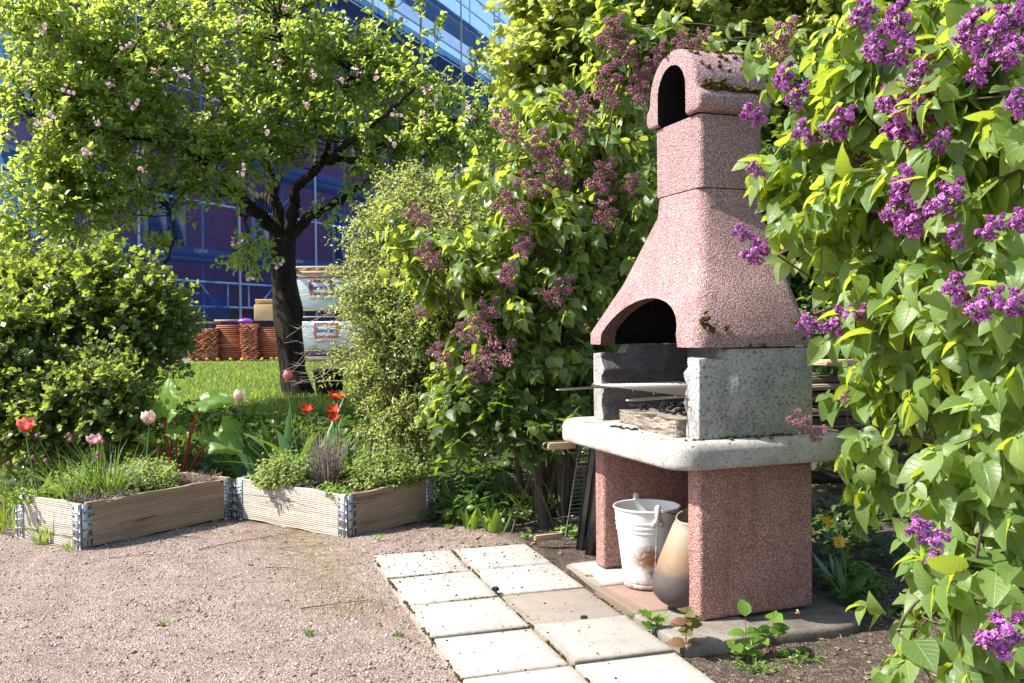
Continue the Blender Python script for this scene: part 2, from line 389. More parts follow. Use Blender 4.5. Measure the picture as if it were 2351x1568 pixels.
def blob_points(blobs, n):
    """blobs are (px, py, depth, rx_px, ry_px, rz_m[, weight]); their sizes become metres at their own depth"""
    w = np.array([(b[6] if len(b) > 6 else 1)*b[3]*b[4]*(.5 + b[5]) for b in blobs]); w /= w.sum()
    k = rng.choice(len(blobs), n, p=w)
    u = unit(n)*(rng.random((n, 1))**.42)
    out = np.zeros((n, 3))
    for i in range(n):
        b = blobs[k[i]]; s = b[2]/FPX
        out[i] = at(b[0], b[1], b[2]) + u[i]*np.array([b[3]*s, b[5], b[4]*s])
    return out
def bez(a, b, c, n=6):
    t = np.linspace(0, 1, n)[:, None]; return a*(1-t)**2 + 2*b*t*(1-t) + c*t*t
def smooth_path(P, per=5, jit=.0):
    P = np.array(P, float); out = []
    Q = np.concatenate([[2*P[0]-P[1]], P, [2*P[-1]-P[-2]]])
    for i in range(1, len(Q) - 2):
        for t in np.linspace(0, 1, per, endpoint=False):
            a, b, c, d = Q[i-1:i+3]
            out.append(.5*((2*b) + (-a+c)*t + (2*a-5*b+4*c-d)*t*t + (-a+3*b-3*c+d)*t**3))
    out.append(P[-1]); out = np.array(out)
    if jit: out[1:-1] += rng.normal(size=out[1:-1].shape)*jit
    return out

def twigs_and_leaves(accS, accL, nodes, tips, lift=.1, r0=.006, tl=.25, ntw=8, nl=8, LT=ELLIP, ls=.06, lvar=.3, droop=.25, pair=False,
                     tw_r=.0018, span=.5, upn=.7, sun=.5, nsides=5, rndbias=0.0, whorl=False):
    """each tip gets a twig from its nearest limb node; side twiglets near the tip carry the leaves"""
    nodes = np.array(nodes)
    PP = []; DD = []
    for tip in tips:
        d = np.linalg.norm(nodes - tip, axis=1) + .25*np.maximum(0, nodes[:, 2] - tip[2]) + rng.random(len(nodes))*.1
        b = nodes[np.argmin(d)]; L = np.linalg.norm(tip - b)
        mid = (b + tip)/2 + np.array([0, 0, lift*L]) + rng.normal(size=3)*.09*L
        path = bez(b, mid, tip, 6)
        accS.tube(path, np.linspace(r0*(.5 + .6*min(1, L)), tw_r, 6), nsides, cap=False)
        lo = max(0.0, 1 - span/max(L, .05))
        for k in range(ntw):
            t = lo + (1 - lo)*(1 - (k/ntw)*rng.random()*1.0) if k else 1.0
            p = (1-t)**2*b + 2*t*(1-t)*mid + t*t*tip
            td = nrm(2*(1-t)*(mid - b) + 2*t*(tip - mid))
            dr = nrm(td*.6 + rng.normal(size=3)*.55 + np.array([0, 0, .25])) if k else td
            l = tl*(.5 + .7*rng.random())
            e = p + dr*l + np.array([0, 0, -.12*l])
            if tw_r > 0: accS.tube(np.array([p, (p + e)/2 + rng.normal(size=3)*.03*l, e]), [tw_r, tw_r*.8, tw_r*.5], 3, cap=False)
            PP.append(np.stack([p, e])); DD.append(dr)
    PP = np.array(PP); DD = np.array(DD); m = len(PP)
    t = ((np.arange(nl)[None] + .6 + .4*rng.random((m, nl)))/nl)**.7
    if pair: t = np.repeat(t[:, ::2], 2, axis=1)[:, :nl]
    pos = PP[:, 0][:, None] + (PP[:, 1] - PP[:, 0])[:, None]*np.clip(t, 0, 1)[..., None]
    a1 = nrm(np.cross(DD, np.array([.13, .21, 1.0]))); a2 = np.cross(DD, a1)
    ph = (np.arange(nl)*2.4)[None] + rng.random((m, 1))*6.28
    if pair: ph = ((np.arange(nl)//2)*PI/2 + (np.arange(nl) % 2)*PI)[None] + rng.random((m, 1))*6.28
    side = np.cos(ph)[..., None]*a1[:, None] + np.sin(ph)[..., None]*a2[:, None]
    D = nrm(DD[:, None]*(.35 + .5*t[..., None]) + side*.9 + np.array([0, 0, -droop]) + rng.normal(size=(m, nl, 3))*.2)
    N = nrm(np.array([0, 0, upn]) + SUND*sun + rng.normal(size=(m, nl, 3))*.45)
    P = pos.reshape(-1, 3); n = len(P)
    S = ls*(1 + lvar*(rng.random(n)*2 - 1))*(1.05 - .35*t.reshape(-1)**2)
    rb = np.clip(rng.random(n)*.75 + .25*t.reshape(-1)**2 + rndbias, 0, 1)
    scatter_mix(accL, LT, P, D.reshape(-1, 3), N.reshape(-1, 3), S, rb)
    return PP

def shrub(name, label, cat, base, blobs, nlimb=8, ntip=120, lmat=None, smat=None, limb_r=.012, group=None, stem_name='stems', leaf_name='foliage', limbs=None, **kw):
    base = np.array(base, float); root = empty(name, base, label, cat, group)
    S = Acc(); Lf = Acc(); nodes = []
    tg = blob_points(blobs, nlimb)
    for i in range(nlimb):
        b = base + np.array([rng.normal()*.10, rng.normal()*.10, -.03]); e = tg[i]; h = e - b
        m = b + h*np.array([.25, .25, .62]) + rng.normal(size=3)*.05
        path = bez(b, m, e, 10); S.tube(path, np.linspace(limb_r*(.7 + .6*rng.random()), .003, 10), 6, cap=False)
        nodes += list(path[3:])
    for pl, r in (limbs or []):
        path = smooth_path(pl, 5); S.tube(path, np.linspace(r, .004, len(path)), 7, cap=False); nodes += list(path[2:])
    tips = blob_points(blobs, ntip)
    twigs_and_leaves(S, Lf, nodes, tips, **kw)
    S.build(stem_name, smat or TWIG, root, smooth=True); Lf.build(leaf_name, lmat, root, smooth=True)
    return root, np.array(nodes)

def blades(acc, c, n, spread, h, w, lean=.5, curl=.6, hv=.35, dirbias=None, mi=0, seg=4, fold=.3):
    """n grassy blades from a tuft"""
    V = []; Q = []; base = acc.n
    for i in range(n):
        a = rng.random()*2*PI; rr = spread*math.sqrt(rng.random())
        p = np.array(c) + np.array([rr*math.cos(a), rr*math.sin(a), 0])
        ln = lean*rng.random()*(.3 + rr/max(spread, 1e-4)); d = np.array([math.cos(a + rng.normal()*.5)*ln, math.sin(a + rng.normal()*.5)*ln, 1.0])
        if dirbias is not None: d = d + np.array(dirbias)*rng.random()
        d = nrm(d); hh = h*(1 - hv*rng.random()); cu = curl*rng.random(); hd = np.array([d[0], d[1], 0]) + 1e-3*rng.normal(size=3); hd = nrm(hd)
        sd = nrm(np.cross(d, hd + np.array([0, 0, .01]))); 
        sd = nrm(sd + hd*rng.normal()*.5)
        V = []; r = rng.random(); ww = w*(.7 + .6*rng.random())
        for k in range(seg + 1):
            t = k/seg; q = p + d*hh*t + (hd*.7 - np.array([0, 0, .45]))*cu*hh*t*t
            wd = ww*(1 - t**1.8)*(.6 + .8*min(1, t*2.2)) if k < seg else ww*.04
            nn = np.cross(sd, d)
            V += [q - sd*wd/2 + nn*wd*fold*.5, q, q + sd*wd/2 + nn*wd*fold*.5]
        F = []
        for k in range(seg):
            b = 3*k; F += [(b, b+1, b+4, b+3), (b+1, b+2, b+5, b+4)]
        acc.add(V, F, mi, rnd=r, ac=np.tile([-1, 0, 1], seg + 1), al=np.repeat(np.linspace(0, 1, seg + 1), 3))

# leaf materials (dark, mid, light, light shining through)
M_APPLE = leafmat('apple_leaf', (.06, .11, .022), (.125, .185, .045), (.21, .265, .09), (.56, .68, .10), .48, .30, .6)
M_MAPLE = leafmat('maple_leaf', (.09, .13, .028), (.16, .205, .05), (.26, .29, .09), (.62, .68, .12), .5, .42, .5)
M_LILAC = leafmat('lilac_leaf', (.07, .13, .032), (.12, .195, .050), (.20, .265, .090), (.58, .68, .06), .42, .42, .45, vein=.2)
M_LILAC2 = leafmat('lilac_leaf_far', (.065, .115, .03), (.115, .18, .05), (.19, .24, .085), (.56, .66, .07), .42, .42, .5)
M_PRIVET = leafmat('small_shrub_leaf', (.085, .12, .04), (.16, .20, .075), (.27, .30, .13), (.58, .64, .14), .42, .34, .55)
M_CURR = leafmat('currant_leaf', (.045, .08, .022), (.085, .135, .04), (.17, .21, .08), (.46, .56, .06), .38, .32, .55)
M_GOOSE = leafmat('gooseberry_leaf', (.055, .095, .03), (.10, .155, .05), (.19, .23, .09), (.48, .58, .08), .38, .33, .55)
M_DARK = leafmat('shade_dark_leaf', (.025, .055, .012), (.045, .09, .02), (.085, .135, .032), (.28, .40, .03), .38, .45, .4)  # leaf green kept dark to stand for shade in the gaps
M_HERB = leafmat('herb_leaf', (.10, .155, .045), (.19, .25, .085), (.31, .36, .14), (.52, .60, .12), .38, .5, .35)
M_GRASS = leafmat('grass_blade', (.05, .10, .015), (.11, .18, .025), (.22, .28, .06), (.42, .55, .04), .4, .5, .35)
M_LAWN = leafmat('lawn_blade', (.08, .135, .025), (.14, .21, .04), (.23, .30, .075), (.45, .58, .07), .42, .5, .35)
M_CHIVE = leafmat('chive_blade', (.06, .12, .03), (.11, .19, .045), (.18, .26, .07), (.32, .45, .05), .35, .4, .45)
M_TULIPL = leafmat('tulip_leaf', (.04, .10, .03), (.07, .15, .045), (.12, .21, .07), (.24, .40, .035), .33, .38, .45)
M_RHUB = leafmat('rhubarb_leaf', (.08, .16, .025), (.12, .22, .035), (.17, .27, .05), (.50, .72, .04), .48, .42, .4)
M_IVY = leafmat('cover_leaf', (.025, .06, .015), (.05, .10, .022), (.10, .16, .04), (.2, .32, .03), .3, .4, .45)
M_WEED = leafmat('weed_leaf', (.06, .13, .02), (.10, .19, .03), (.17, .26, .05), (.36, .52, .04), .38, .45, .4)
M_RED = leafmat('reddish_seedling_leaf', (.08, .09, .03), (.13, .12, .04), (.20, .09, .06), (.4, .35, .05), .35, .45, .4)
def petal(name, dark, mid, light, trans, tf=.35): return leafmat(name, dark, mid, light, trans, tf, .5, .3)
M_BLOSSOM = petal('apple_petal', (.55, .30, .34), (.70, .50, .52), (.80, .72, .70), (.75, .55, .55))
M_MAUVE = petal('mauve_lilac_bud', (.30, .13, .165), (.45, .22, .265), (.60, .36, .41), (.5, .22, .26), .28)
M_PURPLE = petal('purple_lilac_floret', (.19, .025, .145), (.36, .085, .32), (.58, .29, .62), (.5, .12, .5), .28)
# ------------------------------------------------------------------ world and light
W = bpy.data.worlds.new('World'); SC.world = W; W.use_nodes = True
nt = W.node_tree; nt.nodes.clear()
sky = nt.nodes.new('ShaderNodeTexSky'); sky.sky_type = 'NISHITA'; sky.sun_disc = False
sky.sun_elevation = SUNEL; sky.sun_rotation = math.atan2(SUND[0], SUND[1]); sky.altitude = 50; sky.air_density = 1.0; sky.dust_density = 1.2
bg = nt.nodes.new('ShaderNodeBackground'); bg.inputs[1].default_value = .14
wo = nt.nodes.new('ShaderNodeOutputWorld'); nt.links.new(sky.outputs[0], bg.inputs[0]); nt.links.new(bg.outputs[0], wo.inputs[0])
sl = bpy.data.lights.new('sun', 'SUN'); sl.energy = 5.0; sl.angle = R_(.53); sl.color = (1, .955, .88)
so = bpy.data.objects.new('sun', sl); COL.objects.link(so)
so.rotation_euler = Vector([float(q) for q in SUND]).to_track_quat('Z', 'Y').to_euler(); so.location = (-8, 6, 14)
vs = SC.view_settings; vs.view_transform = 'Standard'; vs.look = 'None'; vs.exposure = 1.15; vs.gamma = 1
SC.cycles.max_bounces = 12; SC.cycles.diffuse_bounces = 6; SC.cycles.glossy_bounces = 2; SC.cycles.transmission_bounces = 8; SC.cycles.transparent_max_bounces = 12
SC.cycles.caustics_reflective = False; SC.cycles.caustics_refractive = False

# ------------------------------------------------------------------ the ground, one sheet
BA = np.array([.588, 2.94, 0]); BTH = .3562
BW = np.array([math.cos(BTH), math.sin(BTH), 0]); BU = np.array([-math.sin(BTH), math.cos(BTH), 0])
def bl(u, w, z=0): return BA + BU*u + BW*w + np.array([0, 0, z])
def gz(x, y):
    x = np.asarray(x, float); y = np.asarray(y, float)
    right = sstep(x + .15*(y - 2.9), .10, .55)
    near = -.018 - .026*right
    z = near + (0 - near)*sstep(y, 3.0, 4.1)
    z = z + .022*sstep(y, 3.0, 3.9)*sstep(x, -.95, -.5)*(1 - sstep(x, .0, .35))*(1 - sstep(y, 4.0, 4.4))
    z = z + .37*sstep(y, 4.9, 7.7) + .06*sstep(y, 8, 15)
    return z
def axis_(a, b, step, far, n):
    core = np.arange(a, b + 1e-6, step); g = np.geomspace(step, far, n)
    return np.concatenate([a - np.cumsum(np.diff(np.concatenate([[0], g])))[::-1], core, b + np.cumsum(np.diff(np.concatenate([[0], g])))])
xs = axis_(-4, 2.2, .035, 150, 26); ys = axis_(1.0, 8.0, .035, 180, 26)
XX, YY = np.meshgrid(xs, ys); ZZ = gz(XX, YY)
def vnoise(x, y, f, seed=0):
    r = np.random.default_rng(seed); out = 0; amp = 1
    for k in range(3):
        ax, ay, p1, p2 = r.normal(size=4)
        for j in range(4):
            th = r.random()*6.28; ph = r.random()*6.28
            out = out + amp*np.sin((x*math.cos(th) + y*math.sin(th))*f*2**k*(.7 + .6*r.random()) + ph)
        amp *= .5
    return out/5
inner = (XX > -5) & (XX < 3) & (YY > .5) & (YY < 9)
ZZ = ZZ + np.where(inner, vnoise(XX, YY, 6, 1)*.006 + vnoise(XX, YY, 25, 2)*.0035 + rng.normal(size=XX.shape)*.0012, 0)
# clods and scuffs lying in the gravel
for px, py, s, h in ((430, 1312, .05, .02), (447, 1393, .07, -.018), (236, 1418, .035, .014), (300, 1275, .03, .012), (700, 1180, .05, .012)):
    q = onz(px, py, -.02); ZZ = ZZ + h*np.exp(-((XX - q[0])**2/(s*1.6)**2 + (YY - q[1])**2/(s*.7)**2)) * (1 + .5*vnoise(XX, YY, 90, 3))
n = len(xs); m = len(ys); i = np.arange(m - 1)[:, None]*n; j = np.arange(n - 1)[None]
quads = np.stack([i + j, i + j + 1, i + n + j + 1, i + n + j], -1).reshape(-1, 4)
G = Acc(); G.add(np.stack([XX, YY, ZZ], -1).reshape(-1, 3), [quads])
ground = G.build('ground', None or flat('tmp', (.3, .3, .3)), smooth=True)
tag(ground, 'pinkish gravel yard turning to soil and lawn further back', 'ground', kind='structure')
def setattr_(me, name, a):
    q = me.attributes.new(name, 'FLOAT', 'POINT'); q.data.foreach_set('value', np.asarray(a, np.float32).ravel())
wob = vnoise(XX, YY, 5, 7)*.12 + vnoise(XX, YY, 17, 8)*.05
soil = np.maximum(sstep(YY - .18*np.abs(XX+.9) + wob, 4.32, 4.55), sstep(XX + .30*(YY - 3.0) + wob*.8, .16, .34))
moss = sstep(-np.abs(XX + .42*(YY-3.1) + .50) + wob, -.26, .02)*sstep(YY, 2.7, 3.3)*(1 - sstep(YY, 4.25, 4.5))
lawn = sstep(YY + wob*2, 7.0, 7.6); yard = sstep(YY + .0*XX - .5*(XX + 4) + wob, 14.2, 14.6)
for nm, a in (('soil', soil), ('moss', moss), ('lawn', lawn), ('yard', yard)): setattr_(ground.data, nm, a)
t = NT('gravel_and_soil'); o = t.obj()
v1 = t.voro(o, 260, out='Color'); sep = t.n('ShaderNodeSeparateColor', Color=v1); d1 = t.voro(o, 260)
b1 = t.noise(o, 3.2, 5, .6); b2 = t.noise(o, 22, 5, .7); b3 = t.noise(o, 90, 4, .7)
gc = t.ramp(sep.outputs[0], (0, (.11, .075, .06)), (.3, (.25, .183, .15)), (.65, (.355, .272, .225)), (1, (.56, .47, .41)))
gc = t.mix(t.ramp(b2, (.38, .75), (.55, 0.0)), gc, (.24, .172, .145))
gc = t.mix(t.ramp(b1, (.40, 0.0), (.72, .5)), gc, (.21, .145, .118))
gc = t.mix(t.ramp(t.noise(o, 140, 2), (.60, 0.0), (.66, .75)), gc, (.62, .55, .50))
gc = t.mix(t.ramp(t.noise(o, 120, 2), (.30, .8), (.36, 0.0)), gc, (.10, .065, .05))
sc_ = t.ramp(sep.outputs[1], (0, (.045, .03, .022)), (.5, (.12, .088, .066)), (.85, (.20, .155, .12)), (1, (.36, .30, .25)))
sc_ = t.mix(t.ramp(b2, (.4, .7), (.6, 0.0)), sc_, (.055, .038, .028))
mossc = t.mix(b3, (.10, .085, .018), (.22, .17, .04))
col = t.mix(t.attr('soil'), gc, sc_)
mk = t.math('MULTIPLY', t.attr('moss'), t.ramp(t.noise(o, 28, 5, .7), (.42, 0.0), (.60, .85)))
col = t.mix(mk, col, mossc)
col = t.mix(t.attr('lawn'), col, t.mix(b3, (.05, .085, .02), (.10, .14, .03)))
col = t.mix(t.attr('yard'), col, t.mix(b3, (.17, .16, .17), (.25, .24, .25)))
hh = t.math('ADD', t.math('MULTIPLY', t.math('SUBTRACT', 1.0, d1), .5), t.math('ADD', t.math('MULTIPLY', b3, .8), t.math('MULTIPLY', b2, 1.2)))
ground.data.materials[0] = t.done(t.bsdf(col, .92, .15, t.bump(hh, 1.0, .010)))

# loose grit on the yard: uncountable stones as one object
PEB = flat('pebble_stone', (.40, .31, .27), .9, .2, 0, .45, 60)
tt = NT('grit'); r = tt.attr('rnd'); PEB = tt.done(tt.bsdf(tt.ramp(r, (0, (.10, .07, .058)), (.4, (.27, .20, .165)), (.8, (.42, .34, .285)), (1, (.6, .54, .48))), .9, .2))
A = Acc()
N = 70000
px = rng.random(N)*1.0; yy = 1.6 + 3.1*rng.random(N)**1.3; xx = (-.62 + 1.22*px)*yy
keep = (xx + .30*(yy - 3.0) < .24) & (yy - .18*np.abs(xx + .9) < 4.4)
xx, yy = xx[keep], yy[keep]; N = len(xx)
s = (.0013 + .0042*rng.random(N)**3.5 + .004*(rng.random(N) > .994))
oct_V = np.array([(1, 0, 0), (-1, 0, 0), (0, 1, 0), (0, -1, 0), (0, 0, 1), (0, 0, -1)], float); oct_F = np.array([(0, 2, 4), (2, 1, 4), (1, 3, 4), (3, 0, 4), (2, 0, 5), (1, 2, 5), (3, 1, 5), (0, 3, 5)])
Vv = oct_V[None]*s[:, None, None]*(.6 + .9*rng.random((N, 1, 3))) * (1 + .5*(rng.random((N, 6, 1)) - .5))
a = rng.random(N)*6.28; Rz = np.zeros((N, 3, 3)); Rz[:, 0, 0] = np.cos(a); Rz[:, 0, 1] = -np.sin(a); Rz[:, 1, 0] = np.sin(a); Rz[:, 1, 1] = np.cos(a); Rz[:, 2, 2] = .7
Vv = np.einsum('nij,nkj->nki', Rz, Vv) + np.stack([xx, yy, gz(xx, yy) + vnoise(xx, yy, 6, 1)*.006 + vnoise(xx, yy, 25, 2)*.0035 + s*.2], -1)[:, None]
A.add(Vv.reshape(-1, 3), [(oct_F[None] + (np.arange(N)*6)[:, None, None]).reshape(-1, 3)], rnd=np.repeat(rng.random(N), 6))
tag(A.build('gravel', PEB), 'loose grit strewn over the pinkish yard', 'gravel', kind='stuff')
# ------------------------------------------------------------------ paving slabs
SLO = np.array([-.1465, 2.4713, 0]); STH = .3303; SS = .3229
sw = np.array([math.cos(STH), math.sin(STH), -.0081]); su = np.array([-math.sin(STH), math.cos(STH), .0285]); sw = nrm(sw); su = nrm(su - sw*(su@sw)); sn = np.cross(sw, su)
def slab_mesh(name, a, b, h, mat, rough=.0012):
    A = Acc(); A.box((0, 0, -h/2), (a, b, h)); o = A.build(name, mat); bevel(o, .006, 3); realize(o); return o
SL = {(-1, 0): (0, 'nearest left paving slab, cut off by the photo edge'), (-1, 1): (0, 'nearest right paving slab with its front corner at the photo edge'),
      (0, 0): (0, 'pale left-row paving slab with a rusty smear in its middle'), (0, 1): (3, 'right-row paving slab beside the reddish seedling, lifted at its near edge'),
      (1, 0): (0, 'clean pale left-row paving slab beside the darker beige one'), (1, 1): (1, 'darker beige paving slab with a lump of charcoal near its corner'),
      (2, 0): (0, 'left-row paving slab with a charcoal lump at its right edge'), (2, 1): (0, 'right-row paving slab in front of the cream slab under the barbecue'),
      (3, 0): (0, 'farthest left-row paving slab sprinkled with dark crumbs by the planter'), (3, 1): (0, 'farthest right-row paving slab against the bare soil')}
for (i_, j_), (mi, lab) in SL.items():
    o = slab_mesh('paving_slab', SS - .009, SS - .009, .05, SLABM[mi])
    c = SLO + su*(i_ + .5)*SS + sw*(j_ + .5)*SS + sn*(rng.random()*.004 + (.010 if j_ and i_ == 0 else 0))
    c = c + sw*(.006 if (i_, j_) == (3, 1) else 0)
    Mx = Matrix.Identity(4)
    tl_ = rng.normal(size=2)*.006; yaw = rng.normal()*.008
    R3 = np.stack([sw, su, sn], 1) @ rotx(tl_[0]) @ roty(tl_[1]) @ rotz(yaw)
    for a_ in range(3):
        for b_ in range(3): Mx[a_][b_] = R3[a_, b_]
        Mx[a_][3] = c[a_]
    o.matrix_world = Mx; tag(o, lab, 'paving slab', 'pale paving slabs in two rows')
def under(name, u0, u1, w0, w1, mat, lab, top=-.001, h=.05, dz=0):
    o = slab_mesh(name, w1 - w0, u1 - u0, h, mat); o.location = Vector(bl((u0+u1)/2, (w0+w1)/2, top)); o.rotation_euler = (0, 0, BTH + dz); tag(o, lab, 'paving slab'); return o
under('paving_slab', .50, .84, -.115, .24, SLABM[0], 'cream paving slab under the far pink leg of the barbecue', -.002, dz=.01)
under('paving_slab', .165, .492, -.135, .24, SLABM[2], 'rose coloured paving slab under the white bucket', -.004, dz=-.012)
under('paving_slab', -.17, .155, -.155, .15, FOOT, 'grey brown slab under the front edge of the near pink leg', -.002)
# rounded footing
A = Acc(); pr = [(.156, -.16)] + [(.40 + .16*math.sin(q), -.02 - .16*math.cos(q) + .0) for q in np.linspace(0, PI/2, 8)] + [(.56, .85), (.156, .85)]
V, F = prism([(p[0], p[1]) for p in pr], 0, 1, 'x'); V = np.stack([V[:, 1], V[:, 2], -.06 + V[:, 0]*.050], 1)
V = np.array([[v[0], v[1], v[2]] for v in V]); A.add(V, F)
o = A.build('concrete_footing', concrete('shade_dark_footing', (.11, .095, .08), (.19, .165, .14), .5, (.09, .075, .06), rough_bump=.6)); fixn(o); bevel(o, .012, 2); o.location = Vector(bl(0, 0)); o.rotation_euler = (0, 0, BTH)  # colour darkened for the shade that the barbecue casts here
tag(o, 'rounded concrete footing, coloured dark for shade, under the right side of the barbecue', 'footing')

# ------------------------------------------------------------------ masonry barbecue; local axes x = w (to the right), y = u (away to the left)
BQ = empty('masonry_barbecue', BA, 'tall pink pebble-dash garden barbecue with grey firebox, pale worktop and domed chimney', 'barbecue', rz=BTH)
WU, DW = .77, .4345
def bpart(acc, name, mats, smooth=False, bv=.0, seg=2, rec=True):
    o = acc.build(name, mats, BQ, world=False); fixn(o)
    if bv: bevel(o, bv, seg); realize(o)
    return o
for lab, u0 in ((None, 0.0), (None, WU - .078)):
    A = Acc(); A.box((DW/2, u0 + .039, .244), (DW, .078, .488)); bpart(A, 'leg', PINKD, bv=.012)
A = Acc(); A.box((DW - .03, WU/2, .232), (.04, WU - .16, .464)); bpart(A, 'back_panel', PINKD, bv=.004)
# worktop with rounded corners
def rrect(x0, x1, y0, y1, r, n=7):
    P = []
    for cx_, cy_, a0 in ((x1-r, y1-r, 0), (x0+r, y1-r, 90), (x0+r, y0+r, 180), (x1-r, y0+r, 270)):
        P += [(cx_ + r*math.cos(R_(a0 + 90*k/n)), cy_ + r*math.sin(R_(a0 + 90*k/n))) for k in range(n + 1)]
    return P
P = rrect(-.115, .57, -.055, .885, .085); n = len(P); P = np.array(P); ctr = P.mean(0)
A = Acc(); rows = []; hh_ = .108
for k, (ins, z) in enumerate(((.020, .486), (.007, .489), (.001, .496), (0, .508), (0, .545), (.004, .560), (.013, .571), (.028, .5755))):
    q = P - nrm(P - ctr)*ins*1.2; rows.append(np.concatenate([q, np.full((n, 1), z)], 1))
V = np.concatenate(rows); F = [(k*n + i, k*n + (i+1) % n, (k+1)*n + (i+1) % n, (k+1)*n + i) for k in range(len(rows)-1) for i in range(n)] + [tuple(range(n))[::-1], tuple(range((len(rows)-1)*n, len(rows)*n))]
A.add(V, F); o = bpart(A, 'worktop', BENCH); WT = o
for p in o.data.polygons: p.use_smooth = len(p.vertices) == 4
# firebox walls: ledged inner faces, notched front top
def firewall(u_out, sgn):
    z0, z1 = .576, .862
    zs = [z0, .60, .63, .655, .672, .688, .70, .725, .745, .758, .772, .785, .805, .82, .835, z1 - .028]
    th = [.082, .080, .074, .072, .078, .090, .088, .072, .070, .084, .094, .090, .070, .068, .066, .062]
    prof = [(u_out, z0)] + [(u_out + sgn*(t_ + rng.normal()*.0012), z) for z, t_ in zip(zs, th)] + [(u_out, z1 - .03)]
    m_ = len(prof); A = Acc(); V = []; F = []
    ws = [0, .025, .06, .105, .118, .20, .30, DW]
    for k, w_ in enumerate(ws):
        up = .030 if w_ > .11 else (.004*math.sin(w_*90) if 0 < w_ < .11 else 0)
        for q, (u_, z_) in enumerate(prof):
            dz = up if z_ > z1 - .04 else 0
            jj = rng.normal()*.0015 if (0 < q < m_ - 1) else 0
            V.append((w_ + (rng.normal()*.002 if k == 0 else 0), u_ + jj, z_ + dz))
    nk = len(ws)
    for k in range(nk - 1):
        for q in range(m_):
            F.append((k*m_ + q, k*m_ + (q+1) % m_, (k+1)*m_ + (q+1) % m_, (k+1)*m_ + q))
    F += [tuple(range(m_))[::-1], tuple(range((nk-1)*m_, nk*m_))]
    A.add(V, F); o = A.build('firebox_wall', [GREY, GREYS], BQ, world=False); fixn(o); bevel(o, .007, 2, 50); realize(o)
    for p in o.data.polygons:
        p.material_index = 1 if (p.normal.y*sgn > .35 and p.center.x > .012) else 0
    return o
firewall(0.0, 1); firewall(WU, -1)
A = Acc(); A.box((DW - .033, WU/2, .724), (.062, WU - .17, .296)); o = bpart(A, 'firebox_back', GREYS, bv=.004)
# hood
def frus(rects):
    """rects: (x0,x1,y0,y1,z) stacked"""
    V = []; F = []
    for x0, x1, y0, y1, z in rects: V += [(x0, y0, z), (x1, y0, z), (x1, y1, z), (x0, y1, z)]
    k = len(rects)
    for q in range(k - 1):
        for i in range(4): F.append((4*q + i, 4*q + (i+1) % 4, 4*q + 4 + (i+1) % 4, 4*q + 4 + i))
    F += [(3, 2, 1, 0), tuple(4*(k-1) + i for i in range(4))]
    return V, F
c_u = .397
A = Acc(); A.add(*frus([(-.012, .438, -.004, .800, .868), (-.012, .438, -.004, .800, .915), (.075, .436, .11, .685, 1.10), (.155, .42, .236, .556, 1.345), (.160, .418, .242, .552, 1.412)]))
hood = A.build('hood', [PINK, SOOT, PINKS], BQ, world=False); fixn(hood); bevel_v(hood, .038)
A = Acc(); A.add(*frus([(.05, .39, .05, .745, .80), (.05, .39, .05, .745, .92), (.13, .39, .16, .635, 1.10), (.2, .385, .28, .515, 1.38)])); c1 = A.build('cutter', PINK, BQ, world=False); fixn(c1)
arch = [(c_u - .285, .80), (c_u + .285, .80)] + [(c_u + .285*math.cos(q), .872 + .165*math.sin(q)) for q in np.linspace(0, PI, 22)]
V, F = prism(arch, -.2, .22, 'x'); A = Acc(); A.add(V, F); c2 = A.build('cutter', PINK, BQ, world=False); fixn(c2)
bpy.context.view_layer.update()
cut(hood, c1, c2)
for p in hood.data.polygons:
    c = p.center; n_ = p.normal
    ins = (.048 < c.x < .392 and .048 < c.y < .75) and (n_.z < -.05 or (c.z < 1.0 and c.x > .10))
    p.material_index = 1 if ins and c.x > .085 else 0
    if not p.material_index and c.x < .16 and .09 < c.y < .70 and c.z < 1.045 and abs(n_.x) < .25 and ((c.y - c_u)/.285)**2 + (max(0, c.z - .872)/.165)**2 < 1.03: p.material_index = 2
    p.use_smooth = True
hood.data.set_sharp_from_angle(angle=R_(40))
# chimney block and cap
A = Acc(); A.add(*frus([(.158, .418, .241, .553, 1.4155), (.158, .418, .241, .553, 1.668)])); ch = A.build('chimney_block', [PINK, SOOT], BQ, world=False); fixn(ch); bevel_v(ch, .022)
A = Acc(); A.box((.29, c_u, 1.60), (.17, .20, .5)); c1 = A.build('cutter', SOOT, BQ, world=False); bpy.context.view_layer.update(); cut(ch, c1)
for p in ch.data.polygons:
    p.material_index = 1 if (.20 < p.center.x < .378 and .296 < p.center.y < .498 and p.center.z > 1.42) else 0; p.use_smooth = True
ch.data.set_sharp_from_angle(angle=R_(40))
rw, rb = .190, .163
out = [(c_u - rw + .02, 1.672), (c_u - rw, 1.69), (c_u - rw, 1.735), (c_u - rb - .006, 1.752)] + [(c_u - rb*math.cos(q), 1.772 + .153*math.sin(q)) for q in np.linspace(0, PI, 22)] + [(c_u + rb + .006, 1.752), (c_u + rw, 1.735), (c_u + rw, 1.69), (c_u + rw - .02, 1.672)]
V, F = prism(out, .138, .432, 'x'); A = Acc(); A.add(V, F); cap = A.build('chimney_cap', [PINK, SOOT], BQ, world=False); fixn(cap); bevel(cap, .014, 3, 30); realize(cap)
arch = [(c_u - .098, 1.60), (c_u + .098, 1.60)] + [(c_u + .098*math.cos(q), 1.772 + .098*math.sin(q)) for q in np.linspace(0, PI, 18)]
V, F = prism(arch, .0, .40, 'x'); A = Acc(); A.add(V, F); c1 = A.build('cutter', SOOT, BQ, world=False); fixn(c1); bpy.context.view_layer.update(); cut(cap, c1)
